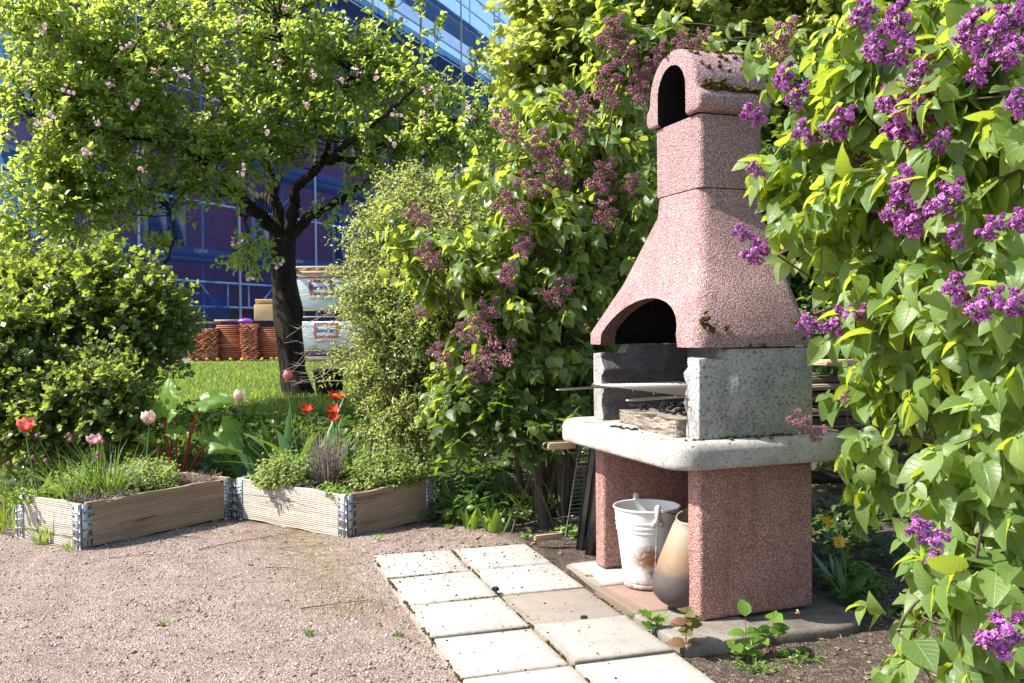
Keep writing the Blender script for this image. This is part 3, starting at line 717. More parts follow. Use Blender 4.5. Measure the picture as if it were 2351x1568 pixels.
for p in cap.data.polygons:
    c = p.center; p.use_smooth = True
    p.material_index = 1 if (abs(c.y - c_u) < .0995 and c.z < 1.8715 and .150 < c.x < .405) else 0
cap.data.set_sharp_from_angle(angle=R_(40))
# moss cushions growing on the barbecue
tt = NT('moss'); o_ = tt.obj(); nn = tt.noise(o_, 160, 4); MOSS = tt.done(tt.bsdf(tt.ramp(nn, (.3, (.035, .028, .010)), (.55, (.11, .085, .022)), (.8, (.20, .16, .045))), .95, .1, tt.bump(nn, 1.0, .01)))
def moss(part, spots, name='moss_patch'):
    A = Acc()
    for (x, y, z, n_, sx, sy, sz, cnt) in spots:
        for q in range(cnt):
            d = rng.normal(size=3)*np.array([sx, sy, sz]); r = .0035 + .006*rng.random()**2
            A.ball(np.array([x, y, z]) + d + np.array(n_)*r*.1, r*np.array([1, 1, .8]), n=6, m=4, jit=.5)
    o = A.build(name, MOSS, part, smooth=False, world=False); o['kind'] = 'stuff'; return o
sp = []
for k in range(70):
    q = R_(rng.uniform(60, 125)); w_ = rng.uniform(.145, .425); big = rng.random()**2
    sp.append((w_, c_u - rb*math.cos(q), 1.772 + .153*math.sin(q), (0, -math.cos(q), math.sin(q)), .004 + .018*big, .004 + .014*big, .001, int(4 + 34*big)))
for k in range(20):
    q = R_(rng.uniform(18, 60)); sp.append((rng.uniform(.16, .40), c_u - rb*math.cos(q), 1.772 + .153*math.sin(q), (0, -1, .3), .003, .003, .003, 5))
for k in range(26):
    w_ = .17 + .25*k/26; hz = .016 if k < 11 else .008
    sp.append((w_, c_u - rb - .010, 1.752 + rng.random()*hz, (0, -1, 1), .008, .005, hz*.5, 14))
moss(cap, sp)
moss(hood, [(.02, -.003, .955, (0, -1, 0), .012, .003, .012, 28), (.045, .0, .93, (0, -1, 0), .008, .003, .006, 14), (.10, -.003, .93, (0, -1, 0), .006, .003, .005, 8), (-.012, .795, .93, (-1, 0, 0), .004, .004, .01, 10), (.37, .01, .95, (0, -1, 0), .005, .004, .006, 8), (.40, .0, .89, (0, -1, 0), .005, .003, .004, 6), (.22, .0, .872, (0, -1, 0), .02, .003, .003, 12)])
moss(WT, [(x, y, .5765, (0, 0, 1), .003, .003, .0004, 4) for x, y in ((.10, -.028), (.20, -.03), (.33, -.02), (.24, -.045))] + [(.0 + .1*q, -.003, .5765, (0, 0, 1), .025, .002, .0004, 7) for q in range(4)])

# crumbs of soil lying on the slabs and moss in their joints: uncountable
A = Acc(); Bm = Acc()
for k in range(520):
    i_, j_ = rng.random()**.6*5 - 1, rng.random()*2
    if k % 3 == 0: i_ = 2.6 + 1.4*rng.random()
    c = SLO + su*i_*SS + sw*j_*SS + sn*.013; s = .0012 + .0032*rng.random()**3
    A.ball(c, s*np.array([1.2, .9, .6]), n=5, m=3, jit=.6)
for k in range(900):
    if k % 2: i_, j_ = rng.integers(0, 5), rng.random()*2
    else: i_, j_ = rng.random()*4.5 - .5, rng.integers(0, 3)
    if math.sin(i_*7.3 + j_*5.1 + (k % 2)*2) < -.1: continue
    c = SLO + su*i_*SS + sw*j_*SS + sn*(-.004 + .006*rng.random()) + rng.normal(size=3)*np.array([.002, .002, 0]); s = .002 + .004*rng.random()
    Bm.ball(c, s*np.array([1.2, 1.2, .7]), n=5, m=3, jit=.6)
tag(A.build('soil_crumbs', flat('dark_crumb', (.05, .04, .03), .95, .1)), 'dark crumbs of soil scattered over the pale paving slabs', 'crumbs', kind='stuff')
tag(Bm.build('joint_moss', MOSS), 'brown-green moss and dirt lodged in the joints of the paving slabs', 'moss', kind='stuff')
# firebricks, charcoal and grate inside the firebox
def rough_block(name, c, size, mat, lab, cat, rz=0, jit=.004):
    bm = bmesh.new(); bmesh.ops.create_cube(bm, size=1); bmesh.ops.subdivide_edges(bm, edges=bm.edges[:], cuts=7, use_grid_fill=True)
    for v in bm.verts:
        k = np.array(v.co)*np.array(size); e = 1.0 if abs(v.co.z) < .49 else 1.4
        v.co = Vector(k + rng.normal(size=3)*jit*e*np.array([1, 1, .5]))
    me = bpy.data.meshes.new(name); bm.to_mesh(me); bm.free(); me.materials.append(mat); o = bpy.data.objects.new(name, me); COL.objects.link(o)
    o.location = Vector(c); o.rotation_euler = (0, 0, BTH + rz); bevel(o, .004, 2, 50); tag(o, lab, cat); return o
rough_block('firebrick', bl(.235, .125, .607), (.30, .29, .062), BRICKF, 'rough tan firebrick with a chipped front edge, nearer the grey side wall', 'firebrick')
rough_block('firebrick', bl(.50, .175, .600), (.30, .20, .048), BRICKF, 'smooth tan firebrick with two cracks, further inside the firebox', 'firebrick', .03, .0015)
A = Acc()
for k in range(130):
    u_, w_ = rng.uniform(.12, .56), rng.uniform(.02, .27)
    A.ball(bl(u_, w_, .640 + rng.random()*.006), (.004 + .008*rng.random())*np.array([1.3, .8, .5]), n=6, m=3, jit=.7)
for k in range(26):
    A.ball(bl(.40 + rng.normal()*.05, -.05 + rng.normal()*.012, .578), (.002 + .006*rng.random()**2)*np.array([1.3, .9, .5]), n=6, m=3, jit=.7)
tag(A.build('charcoal', CHAR), 'black charcoal crumbs scattered over the firebricks and worktop', 'charcoal', kind='stuff')
gr = empty('grill_grate', bl(.37, .15, .715), 'wire grill grate with two long loop handles resting inside the firebox', 'grill grate')
A = Acc(); zg = .716
for k in range(19):
    w_ = -.035 + .36*k/18; A.tube([bl(.062, w_, zg), bl(.71, w_, zg)], .0018, 5)
for u_ in (.075, .22, .37, .52, .70): A.tube([bl(u_, -.04, zg - .004), bl(u_, .33, zg - .004)], .003, 5)
A.build('wire_rack', WIRE, gr, smooth=True)
for u_ in (.10, .665):
    A = Acc(); pth = [(u_ - .016, .02), (u_ - .016, -.16), (u_ - .013, -.19), (u_, -.205), (u_ + .013, -.19), (u_ + .016, -.16), (u_ + .016, .02)]
    A.tube(smooth_path([bl(p[0], p[1], zg - .008 + .03*min(0, p[1])) for p in pth], 4), .0032, 6); A.build('handle', WIRE, gr, smooth=True)

# ------------------------------------------------------------------ bucket
BK = onz(*(1270.7 + 680*.278, 1016.5 + 1150*.278), 0.0)
BK = np.array([.483, 3.375, 0])
tt = NT('worn_enamel'); o_ = tt.obj(); n1 = tt.noise(o_, 9, 5); n2 = tt.noise(o_, 55, 5, .7)
sx = tt.n('ShaderNodeSeparateXYZ', Vector=o_)
base_ = tt.mix(n1, (.58, .565, .53), (.72, .71, .68))
low = tt.ramp(tt.math('ADD', sx.outputs[2], tt.math('MULTIPLY', tt.math('SUBTRACT', n2, .5), .12)), (.0, .85), (.05, 0.0))
def spot(p, r, d=.6):
    dd = tt.n('ShaderNodeVectorMath', _operation='DISTANCE'); tt.set(dd.inputs[0], o_); dd.inputs[1].default_value = p
    return tt.ramp(tt.math('ADD', dd.outputs['Value'], tt.math('MULTIPLY', tt.math('SUBTRACT', n2, .5), r*d)), (r*.45, 1.0), (r, 0.0))
rust = tt.math('MAXIMUM', low, tt.math('MULTIPLY', spot((-.012, -.1, .115), .055, 1.5), tt.ramp(n2, (.30, 0.0), (.46, 1.0))))
rust = tt.math('MAXIMUM', rust, tt.math('MULTIPLY', spot((.0, -.10, .06), .03, 1.8), tt.ramp(n2, (.4, 0.0), (.55, 1.0))))
c = tt.mix(tt.math('MULTIPLY', spot((-.060, -.072, .105), .034, .2), .55), base_, (.33, .27, .25))
c = tt.mix(rust, c, tt.ramp(n2, (.3, (.10, .035, .012)), (.7, (.36, .17, .045))))
ENAM = tt.done(tt.bsdf(c, .38, .5, tt.bump(n2, .1, .003)))
bk = empty('bucket', BK, 'white enamel bucket with rust stains and a wire bail standing under the barbecue', 'bucket')
A = Acc()
def rr(z): return .083 + (.118 - .083)*z/.285
prof = [(.0, .012), (.07, .012), (.078, .004), (.082, .0), (.0855, .004), (.086, .012), (.0835, .018)] + [(rr(z) + (.0022 if any(abs(z - q) < .004 for q in (.205, .222, .239)) else 0), z) for z in np.linspace(.02, .278, 70)] + [(.1205, .280), (.1228, .284), (.1205, .289), (.1165, .287)] + [(rr(z) - .002, z) for z in np.linspace(.28, .02, 8)] + [(0, .018)]
A.lathe(prof, 40); A.tube([(rr(.02)*math.cos(R_(-80)), rr(.02)*math.sin(R_(-80)), .02), (rr(.27)*math.cos(R_(-80)), rr(.27)*math.sin(R_(-80)), .27)], .0025, 6)
b_ = A.build('body', ENAM, bk, smooth=True, world=False); b_.data.set_sharp_from_angle(angle=R_(50))
for an in (R_(-80), R_(100)):
    A = Acc(); c0 = np.array([math.cos(an), math.sin(an), 0]); tn = np.array([-math.sin(an), math.cos(an), 0])
    pl = [(-.022, .236), (-.020, .250), (-.009, .262), (-.012, .300), (-.008, .309), (0, .312), (.008, .309), (.012, .300), (.009, .262), (.020, .250), (.022, .236), (.012, .228), (0, .240), (-.012, .228)]
    V = [c0*(rr(z) + .003) + tn*x + np.array([0, 0, z]) for x, z in pl] + [c0*(rr(z) + .0065) + tn*x + np.array([0, 0, z]) for x, z in pl]; k = len(pl)
    A.add(V, [tuple(range(k))[::-1], tuple(range(k, 2*k))] + [(i, (i+1) % k, k + (i+1) % k, k + i) for i in range(k)])
    for x in (-.014, .014): A.ball(c0*(rr(.242) + .006) + tn*x + np.array([0, 0, .243]), .004)
    A.build('lug', ENAM, bk, world=False)
A = Acc(); p0, p1 = [np.array([math.cos(a)*.128, math.sin(a)*.128, .298]) for a in (R_(-80), R_(100))]
pth = [p0 - np.array([0, .004, 0]), p0 + np.array([.035, -.015, -.010]), np.array([.115, -.07, .262]), np.array([.165, .03, .245]), np.array([.11, .12, .262]), p1 + np.array([.03, .02, -.01]), p1 + np.array([0, .004, 0])]
A.tube(smooth_path(pth, 6), .0026, 7); A.build('bail_handle', flat('steel_wire', (.18, .17, .16), .45, .5, .7), bk, smooth=True, world=False)

# scorched scuttle leaning behind the near leg
sc0 = bl(.165, .005, .0)
tt = NT('scorched_metal'); o_ = tt.obj(); sx = tt.n('ShaderNodeSeparateXYZ', Vector=o_); n1 = tt.noise(o_, 14, 5, .65); n2 = tt.noise(o_, 90, 4)
zf = tt.math('ADD', sx.outputs[2], tt.math('MULTIPLY', tt.math('SUBTRACT', n1, .5), .10))
c = tt.ramp(zf, (.05, (.075, .06, .06)), (.12, (.12, .095, .085)), (.17, (.30, .20, .115)), (.28, (.36, .29, .21)), (.33, (.22, .18, .14)))
c = tt.mix(tt.ramp(n2, (.55, 0.0), (.75, .3)), c, (.10, .07, .05))
SCUT = tt.done(tt.bsdf(c, .5, .4, tt.bump(n2, .15, .003), .25))
sct = empty('coal_scuttle', sc0, 'scorched brown coal scuttle with sooty rounded bottom leaning behind the near leg', 'coal scuttle', rz=BTH)
prof = [(0, .004), (.03, .0), (.058, .006), (.078, .022), (.088, .05), (.090, .08), (.086, .13), (.076, .20), (.066, .27), (.060, .33), (.063, .336), (.058, .336), (.056, .32), (.07, .20), (.084, .08), (.06, .02), (0, .012)]
A = Acc(); A.lathe(prof, 32); 
V = A.V[0]; cutz = .30 + .03*(V[:, 0]/.06); up = V[:, 2] > .26; V[up, 2] -= (.026*(1 - V[up, 0]/.06)*np.clip((V[up, 2] - .26)/.07, 0, 1)); A.V[0] = V @ (roty(R_(10)) @ rotx(R_(9))).T + np.array([0, 0, .012])
A.build('body', SCUT, sct, smooth=True, world=False)

# ------------------------------------------------------------------ rack, trays leaning on the far leg
def lean(u_b, u_t, z_b, z_t, w, s, off=0.0):  # point on a plane leaning against the far leg
    nu, nz = (z_t - z_b), (u_b - u_t); L = math.hypot(nu, nz)
    return bl(u_b + (u_t - u_b)*s + nu/L*off, w, z_b + (z_t - z_b)*s + nz/L*off)
def tray(nm, ub, ut, zb, zt, w0, w1, dep, mat, lab):
    root = empty(nm, lean(ub, ut, zb, zt, w0, 0), lab, 'baking tray')
    A = Acc(); g = []
    prof = [(-.012, dep), (.0, dep), (.010, .006), (.03, 0), (.97, 0), (.99, .006), (1.0, dep), (1.012, dep)]
    n1 = len(prof); ws = [(w0 - .006, dep), (w0 + .002, dep), (w0 + .012, .005), (w0 + .03, 0), (w1 - .03, 0), (w1 - .01, .005), (w1, dep)]
    V = []
    for w_, d1 in ws:
        for s_, d2 in prof: V.append(lean(ub, ut, zb, zt, w_, s_, max(d1, d2)))
    F = [(a*n1 + b, a*n1 + b + 1, (a+1)*n1 + b + 1, (a+1)*n1 + b) for a in range(len(ws)-1) for b in range(n1-1)]
    A.add(V, F); o = A.build('pan', mat, root); so_ = o.modifiers.new('s', 'SOLIDIFY'); so_.thickness = .003; realize(o); bevel(o, .004, 2); return root
tray('baking_tray', .915, .790, -.025, .455, .04, .40, .03, BLACKE, 'black enamel baking tray propped nearest the far pink leg')
tray('baking_tray', 1.00, .845, -.02, .46, .035, .38, .028, BLACKE, 'black oven tray sandwiched between the wire rack and another tray')
rk = empty('wire_rack', lean(1.07, .90, -.01, .45, .0, 0), 'wire grill rack with two wooden handles leaning against black trays', 'grill rack')
A = Acc(); LN = lambda w, s, off=0: lean(1.085, .905, -.015, .455, w, s, off)
for w_ in (.0, .30): A.tube([LN(w_, 0), LN(w_, 1)], .0032, 6)
for k in range(26): A.tube([LN(-.002, .015 + .97*k/25, .003), LN(.302, .015 + .97*k/25, .003)], .002, 5)
for s_ in (.33, .93): A.tube(smooth_path([LN(.02, s_, .004), LN(-.035, s_, .006), LN(-.055, s_ + .05, .008)], 4), .003, 6)
A.build('wires', WIRE, rk, smooth=True)
for s_ in (.14, 1.0):
    A = Acc(); c_ = (LN(-.075, s_, .012)); R3 = np.stack([BW, nrm(LN(0, 1) - LN(0, 0)), np.cross(BW, nrm(LN(0, 1) - LN(0, 0)))], 1)
    A.box(c_, (.12, .032, .02), R3); h_ = A.build('handle', WOODN, rk); bevel(h_, .004, 2)
    A = Acc(); A.tube(smooth_path([LN(-.02, s_ + .03, .012), LN(-.12, s_ + .035, .012), LN(-.155, s_ + .02, .012), LN(-.155, s_ - .02, .012), LN(-.135, s_ - .035, .012)], 4), .003, 6); A.build('loop', WIRE, h_, smooth=True)

# ------------------------------------------------------------------ raised beds from pallet collars
def ribbed_plate(A, o_, ax, up, nr, w, h):
    """galvanised corner plate: ribs, rivets, flared foot"""
    o_, ax, nr = np.array(o_), np.array(ax), np.array(nr); R3 = np.stack([ax, nr, np.array([0, 0, 1.])], 1)
    A.box(o_ + ax*w/2 + nr*.0015 + np.array([0, 0, h/2 - .012]), (w, .0026, h - .004), R3)
    A.box(o_ + ax*w/2 + nr*.003 + np.array([0, 0, -.006]), (w*.92, .005, .018), R3)
    for z in (.045, .085, .125, .160):
        A.tube([o_ + ax*w*.03 + nr*.002 + np.array([0, 0, z - .002]), o_ + ax*w*.5 + nr*.004 + np.array([0, 0, z]), o_ + ax*w*.97 + nr*.002 + np.array([0, 0, z + .003])], .0035, 6)
    A.tube(smooth_path([o_ + ax*w*.3 + nr*.002 + np.array([0, 0, .012]), o_ + ax*w*.35 + nr*.002 + np.array([0, 0, .04]), o_ + ax*w*.65 + nr*.002 + np.array([0, 0, .042]), o_ + ax*w*.7 + nr*.002 + np.array([0, 0, .012])], 3), .0028, 5)
    for z, f in ((.028, .78), (.068, .72), (.105, .70), (.143, .74), (.178, .72)): A.ball(o_ + ax*w*f + nr*.003 + np.array([0, 0, z]), np.array([.0048, .0048, .0048]), 1)
def raised_bed(org, th, l, w, lab, mats):
    root = empty('raised_bed', (org[0], org[1], 0.0), lab, 'raised bed', 'raised beds of hinged pallet boards', rz=th)
    T, H = .021, .195
    def board(cx, cy, L, rot, mat, lb=None):
        bm = bmesh.new(); bmesh.ops.create_cube(bm, size=1); bmesh.ops.scale(bm, vec=(L, T, H), verts=bm.verts)
        bmesh.ops.subdivide_edges(bm, edges=[e for e in bm.edges if abs(e.verts[0].co.x - e.verts[1].co.x) > .1], cuts=14)
        ph = rng.random()*6
        for v in bm.verts:
            s = v.co.z > 0; v.co.z += .0022*math.sin(v.co.x*23 + ph + 2*s) + .0012*rng.normal()
            v.co.y += .0012*math.sin(v.co.x*9 + ph)
        me = bpy.data.meshes.new('board'); bm.to_mesh(me); bm.free(); me.materials.append(mat)
        o = bpy.data.objects.new('board', me); COL.objects.link(o); o.parent = root; o.location = (cx, cy, H/2 + .003); o.rotation_euler = (0, 0, rot); bevel(o, .003, 2)
        if lb: o['label'] = lb
    g = .007
    board(T/2, l/2, l - 2*g, PI/2, mats[0], 'bleached side board coloured paler for the sun on it'); board(w/2, T/2 + .0, w - 2*g - 2*T, 0, mats[1], 'side board coloured browner for the shade on it')
    board(w - T/2, l/2, l - 2*g, PI/2, mats[1]); board(w/2, l - T/2, w - 2*g - 2*T, 0, mats[0])
    pw = .046
    for (cx, cy, ax1, n1, ax2, n2) in ((0, 0, (0, 1, 0), (-1, 0, 0), (1, 0, 0), (0, -1, 0)), (0, l, (0, -1, 0), (-1, 0, 0), (1, 0, 0), (0, 1, 0)), (w, 0, (-1, 0, 0), (0, -1, 0), (0, 1, 0), (1, 0, 0)), (w, l, (-1, 0, 0), (0, 1, 0), (0, -1, 0), (1, 0, 0))):
        A = Acc(); c = np.array([cx, cy, 0.])
        ribbed_plate(A, c + np.array(ax1)*.008 + np.array(n1)*.001, ax1, 0, n1, pw, .208); ribbed_plate(A, c + np.array(ax2)*.008 + np.array(n2)*.001, ax2, 0, n2, pw, .208)
        bc = c + (np.array(n1) + np.array(n2))*.0035
        for k in range(5): A.tube([bc + np.array([0, 0, .004 + .038*k]), bc + np.array([0, 0, .04 + .038*k])], .0042, 8)
        A.build('hinge', [STEEL, RUST], root, world=False)
    # the soil inside, heaped a little
    A = Acc(); k = 18; X_, Y_ = np.meshgrid(np.linspace(T, w - T, k), np.linspace(T, l - T, k)); Z_ = .155 + .022*np.sin(PI*(X_/w))*np.sin(PI*Y_/l) + .008*rng.random(X_.shape)
    i = np.arange(k-1)[:, None]*k; j = np.arange(k-1)[None]; A.add(np.stack([X_, Y_, Z_], -1).reshape(-1, 3), [np.stack([i+j, i+j+1, i+k+j+1, i+k+j], -1).reshape(-1, 4)])
    A.build('soil_fill', SOIL, root, world=False)
    return root
tt = NT('dark_soil'); o_ = tt.obj(); n1 = tt.noise(o_, 60, 5, .7); SOIL = tt.done(tt.bsdf(tt.ramp(n1, (.3, (.03, .02, .014)), (.55, (.075, .052, .036)), (.75, (.16, .12, .085))), .95, .1, tt.bump(n1, 1, .02)))
PB = raised_bed((-.7432, 4.1358), .9024, .8152, .564, 'wooden raised bed with a bleached long board holding dried lavender and herbs', (WOODG, WOODB))
QB = raised_bed((-1.8551, 3.9806), .9862, .4953, .8114, 'wooden raised bed with a cracked end board growing chives and herbs', (WOODG, WOODB))
def pb(x, y, z=.17): c, s = math.cos(.9024), math.sin(.9024); return np.array([-.7432 + c*x - s*y, 4.1358 + s*x + c*y, z])
def qb(x, y, z=.17): c, s = math.cos(.9862), math.sin(.9862); return np.array([-1.8551 + c*x - s*y, 3.9806 + s*x + c*y, z])
# ------------------------------------------------------------------ building under scaffold
FX0, FZ0, FS = -7.81, 19.2, .385       # scaffold line: X = FX0 + FS*(Y - FZ0)
fd = nrm(np.array([FS, 1, 0.])); fn = np.array([fd[1], -fd[0], 0.])    # along the facade / out of it, towards the garden
F0 = np.array([FX0, FZ0, 0.])
KB = 1.2       # the building and its scaffold are big: bays of 3.26 m
def fp(s, d, z): return F0 + fd*(s*KB) + fn*(d*KB) + np.array([0, 0, .94 + (z - .94)*KB])
def kb(*a): return tuple(q*KB for q in a)
GB = .43
RF = np.stack([fd, fn, np.array([0, 0, 1.])], 1)
tt = NT('maroon_render'); o_ = tt.obj(); n1 = tt.noise(o_, 1.2, 5); MAROON = tt.done(tt.bsdf(tt.mix(n1, (.36, .085, .10), (.48, .13, .14)), .9, .2))
PLINTH = flat('plinth_render', (.10, .10, .11), .9, .2, 0, .3, 3)
WHITEP = flat('white_paint', (.62, .62, .62), .5, .4)
GLASSD = flat('window_glass', (.03, .04, .06), .08, .8)
ROOFM = flat('roof_sheet', (.06, .055, .06), .6, .4)
bd = empty('apartment_building', fp(4, -3, GB), 'maroon rendered building behind blue scaffold netting', 'building')
A = Acc(); A.box(fp(13, -5.2, GB + .45 + 4.4), kb(31.6, 8, 7.9), RF); A.build('wall', MAROON, bd)
A = Acc(); A.box(fp(13, -5.17, GB + .45), kb(31.7, 8.06, .9), RF); A.build('plinth', PLINTH, bd)
A = Acc(); A.box(fp(13, -4.9, 9.22), kb(32.2, 9.4, .22), RF); ro = A.build('roof', ROOFM, bd)
for fl, z in ((0, 2.45), (1, 5.25), (2, 7.6)):
    for k in range(9):
        s = -1.2 + 3.35*k
        
        A = Acc(); A.box(fp(s, -1.17, z + .75), kb(1.15, .08, 1.5), RF); fr = A.build('window', WHITEP, bd)
        A = Acc(); A.box(fp(s - .26, -1.12, z + .75), kb(.46, .03, 1.34), RF); A.box(fp(s + .26, -1.12, z + .75), kb(.46, .03, 1.34), RF); A.build('pane', GLASSD, fr)
for s in (2.9, 9.3): 
    A = Acc(); A.box(fp(s, -1.13, GB + .45), kb(.62, .06, .45), RF); fr = A.build('basement_window', WHITEP, bd); A = Acc(); A.box(fp(s, -1.09, GB + .45), kb(.46, .03, .32), RF); A.build('pane', GLASSD, fr)

PIPE = flat('scaffold_tube', (.42, .45, .50), .45, .5, .5, .2, 10)
PIPEB = flat('blue_grey_tube', (.34, .48, .72), .5, .4, .2, .2, 10)
DECK = flat('scaffold_deck', (.20, .22, .26), .6, .3, .3)
tt = NT('blue_net'); o_ = tt.obj(); nn = tt.noise(o_, 1.5, 4); wv = tt.n('ShaderNodeTexWave', _bands_direction='Z', Vector=o_, Scale=3.0, Distortion=2.0).outputs[1]
c = tt.mix(nn, (.02, .07, .28), (.05, .17, .50))
df = tt.n('ShaderNodeBsdfDiffuse', Color=c); tl_ = tt.n('ShaderNodeBsdfTranslucent', Color=(.12, .38, .85)); mm = tt.n('ShaderNodeMixShader', Fac=.5); tt.set(mm.inputs[1], df.outputs[0]); tt.set(mm.inputs[2], tl_.outputs[0])
tp = tt.n('ShaderNodeBsdfTransparent'); m2 = tt.n('ShaderNodeMixShader', Fac=tt.ramp(tt.math('ADD', nn, tt.math('MULTIPLY', wv, .25)), (.35, .34), (.8, .52))); tt.set(m2.inputs[1], tp.outputs[0]); tt.set(m2.inputs[2], mm.outputs[0]); NET = tt.done(m2.outputs[0])
sf = empty('scaffold', fp(0, 0, GB), 'tube scaffold wrapped in blue netting along the maroon building', 'scaffold')
BAY = 2.72; posts = [-2.72 + BAY*k for k in range(10)]
levels = (.42, 2.28, 4.28, 6.28, 8.28, 10.3)
for s in posts:
    for d in (.17, -.72):
        A = Acc(); A.tube([fp(s, d, GB - .05), fp(s, d, 12.9)], .034, 8); A.build('post', PIPE if d > 0 else PIPEB, sf, smooth=True)
for z in levels[1:]:
    A = Acc(); A.box(fp(posts[0] + BAY*4.5, -.33, z), kb(BAY*9.2, .66, .06), RF); A.build('deck', DECK, sf)
    A = Acc(); A.box(fp(posts[0] + BAY*4.5, .03, z + .11), kb(BAY*9.2, .03, .17), RF); A.build('toe_board', flat('toe_board', (.10, .12, .25), .6, .3), sf)
for z in levels:
    for dz in (.95, 1.42) if z == .42 else (.55, 1.05) if z > 8 else (1.05,):
        for k in range(9):
            A = Acc(); A.tube([fp(posts[k], .13, z + dz - .0), fp(posts[k+1], .13, z + dz)], .03, 6); A.build('rail', PIPEB, sf, smooth=True)
for k in range(9):      # lattice at the foot and diagonal braces
    for zz in (.95,):
        A = Acc(); s0 = posts[k]
        for qa, qb_ in ((.12, .12), (.88, .88), (.22, .44), (.78, .56)):
            A = Acc(); A.tube([fp(s0 + BAY*qa, .13, 1.37), fp(s0 + BAY*qb_, .13, 1.84)], .022, 6); A.build('lattice_bar', PIPEB, sf, smooth=True)
    if k % 2 == 0:
        for q in range(1, 5):
            A = Acc(); A.tube([fp(posts[k], -.02, levels[q] + .1), fp(posts[k+1], -.02, levels[q+1])], .022, 6); A.build('brace', PIPEB, sf, smooth=True)
def netsheet(s0, s1, z0, z1, d=.10):
    ns = max(2, int((s1 - s0)/.2)); nz_ = max(2, int((z1 - z0)/.25)); S_, Z_ = np.meshgrid(np.linspace(s0, s1, ns), np.linspace(z0, z1, nz_))
    D_ = d + .03*np.sin(S_*3.1 + Z_) + .02*np.sin(Z_*4 + S_*7) + .02*np.abs(np.sin(S_*PI/BAY))
    V = F0 + fd*(S_[..., None]*KB) + fn*(D_[..., None]*KB) + np.array([0, 0, 1.])*(.94 + (Z_[..., None] - .94)*KB)
    i = np.arange(nz_-1)[:, None]*ns; j = np.arange(ns-1)[None]; A = Acc(); A.add(V.reshape(-1, 3), [np.stack([i+j, i+j+1, i+ns+j+1, i+ns+j], -1).reshape(-1, 4)])
    return A.build('netting', NET, sf, smooth=True)
netsheet(posts[0] - .3, posts[-1] + .3, 1.35, 12.8)
netsheet(posts[0] - .3, 2.4, GB + .05, 1.60, .15); netsheet(4.4, posts[-1], GB + .05, 1.60, .15)
LETT = flat('net_lettering', (.34, .34, .46), .8, .2)
def text_mesh(txt, size, mat, name='lettering', bold=0.0, ext=.001):
    cu = bpy.data.curves.new(name, 'FONT'); cu.body = txt; cu.size = size; cu.extrude = ext; cu.offset = bold; cu.align_x = 'CENTER'; cu.align_y = 'CENTER'
    o = bpy.data.objects.new(name, cu); COL.objects.link(o); dg = bpy.context.evaluated_depsgraph_get(); me = bpy.data.meshes.new_from_object(o.evaluated_get(dg)); bpy.data.objects.remove(o)
    me.materials.clear(); me.materials.append(mat); o = bpy.data.objects.new(name, me); COL.objects.link(o); return o
def face_text(o, pos, right, up, parent):
    r = nrm(np.array(right)); u = nrm(np.array(up)); n_ = np.cross(r, u); Mx = Matrix.Identity(4); p = np.array(pos) - wloc(parent)
    for a_ in range(3): Mx[a_][0], Mx[a_][1], Mx[a_][2], Mx[a_][3] = r[a_], u[a_], n_[a_], p[a_]
    o.parent = parent; o.matrix_local = Mx
for s in (1.55, 4.7, 7.4): face_text(text_mesh('Layher', .17, LETT), fp(s, .21, levels[1] + .13), fd, (0, 0, 1), sf)

# ------------------------------------------------------------------ clay roof tiles stacked on the lawn edge
tt = NT('clay_tile'); o_ = tt.obj(); oi = tt.n('ShaderNodeObjectInfo').outputs['Random']; n1 = tt.noise(o_, 9, 4)
c = tt.ramp(tt.math('ADD', tt.math('MULTIPLY', n1, .6), tt.math('MULTIPLY', oi, .4)), (.2, (.33, .11, .06)), (.5, (.46, .18, .10)), (.8, (.56, .28, .18))); CLAY = tt.done(tt.bsdf(c, .8, .2))
def tile_mesh(wd=.235, ln=.40):
    A = Acc(); n = 25; x = np.linspace(-wd/2, wd/2, n); z = .020*np.cos(x/wd*4*PI); th = .016
    V = []; 
    for y in (-ln/2, ln/2):
        V += [(a, y, b) for a, b in zip(x, z)] + [(a, y, b + th) for a, b in zip(x, z)]
    F = []
    for k in range(n - 1):
        F += [(k, k+1, n+k+1, n+k), (2*n+k+1, 2*n+k, 3*n+k, 3*n+k+1), (n+k, n+k+1, 3*n+k+1, 3*n+k), (k+1, k, 2*n+k, 2*n+k+1)]
    F += [(0, n, 3*n, 2*n), (n-1, 3*n-1, 4*n-1, 2*n-1)][:1] + [(n-1, 3*n-1, 4*n-1, 2*n-1)]
    A.add(V, F); return A
TZ = 15.2; tile0 = None
def tile_stack(px, base_py, n, rz, lab, Z=TZ, gap_at=None, pitch=.0335, sh=0.0):
    global tile0
    b = at(px, base_py, Z)
    for k in range(n):
        z = b[2] + .02 + k*pitch + (0 if gap_at is None or k < gap_at else .02)
        if tile0 is None:
            tile0 = fixn(tile_mesh().build('roof_tile', CLAY)); o = tile0
        else:
            o = tile0.copy(); COL.objects.link(o)
        jx = (.03 if gap_at is not None and k < gap_at else 0)
        o.location = (b[0] + rng.normal()*.006 + jx, b[1] + rng.normal()*.01 + sh*k, z); o.rotation_euler = (0, 0, rz + rng.normal()*.012)
        tag(o, lab, 'roof tile', 'clay roof tiles stacked on the lawn edge')
tile_stack(453, 829, 13, R_(8), 'clay roof tile with its wavy end showing, in the leftmost stack by the path')
tile_stack(486, 828, 15, R_(8), 'clay roof tile with its wavy end showing, second stack from the path', Z=15.1)
tile_stack(530, 828, 16, R_(96), 'clay roof tile with straight edge showing, in the stack left of the orange wavy one', Z=15.2, gap_at=5)
tile_stack(574, 826, 16, R_(6), 'clay roof tile in the orange bottomed wavy stack near the trunk', Z=15.0, gap_at=4)
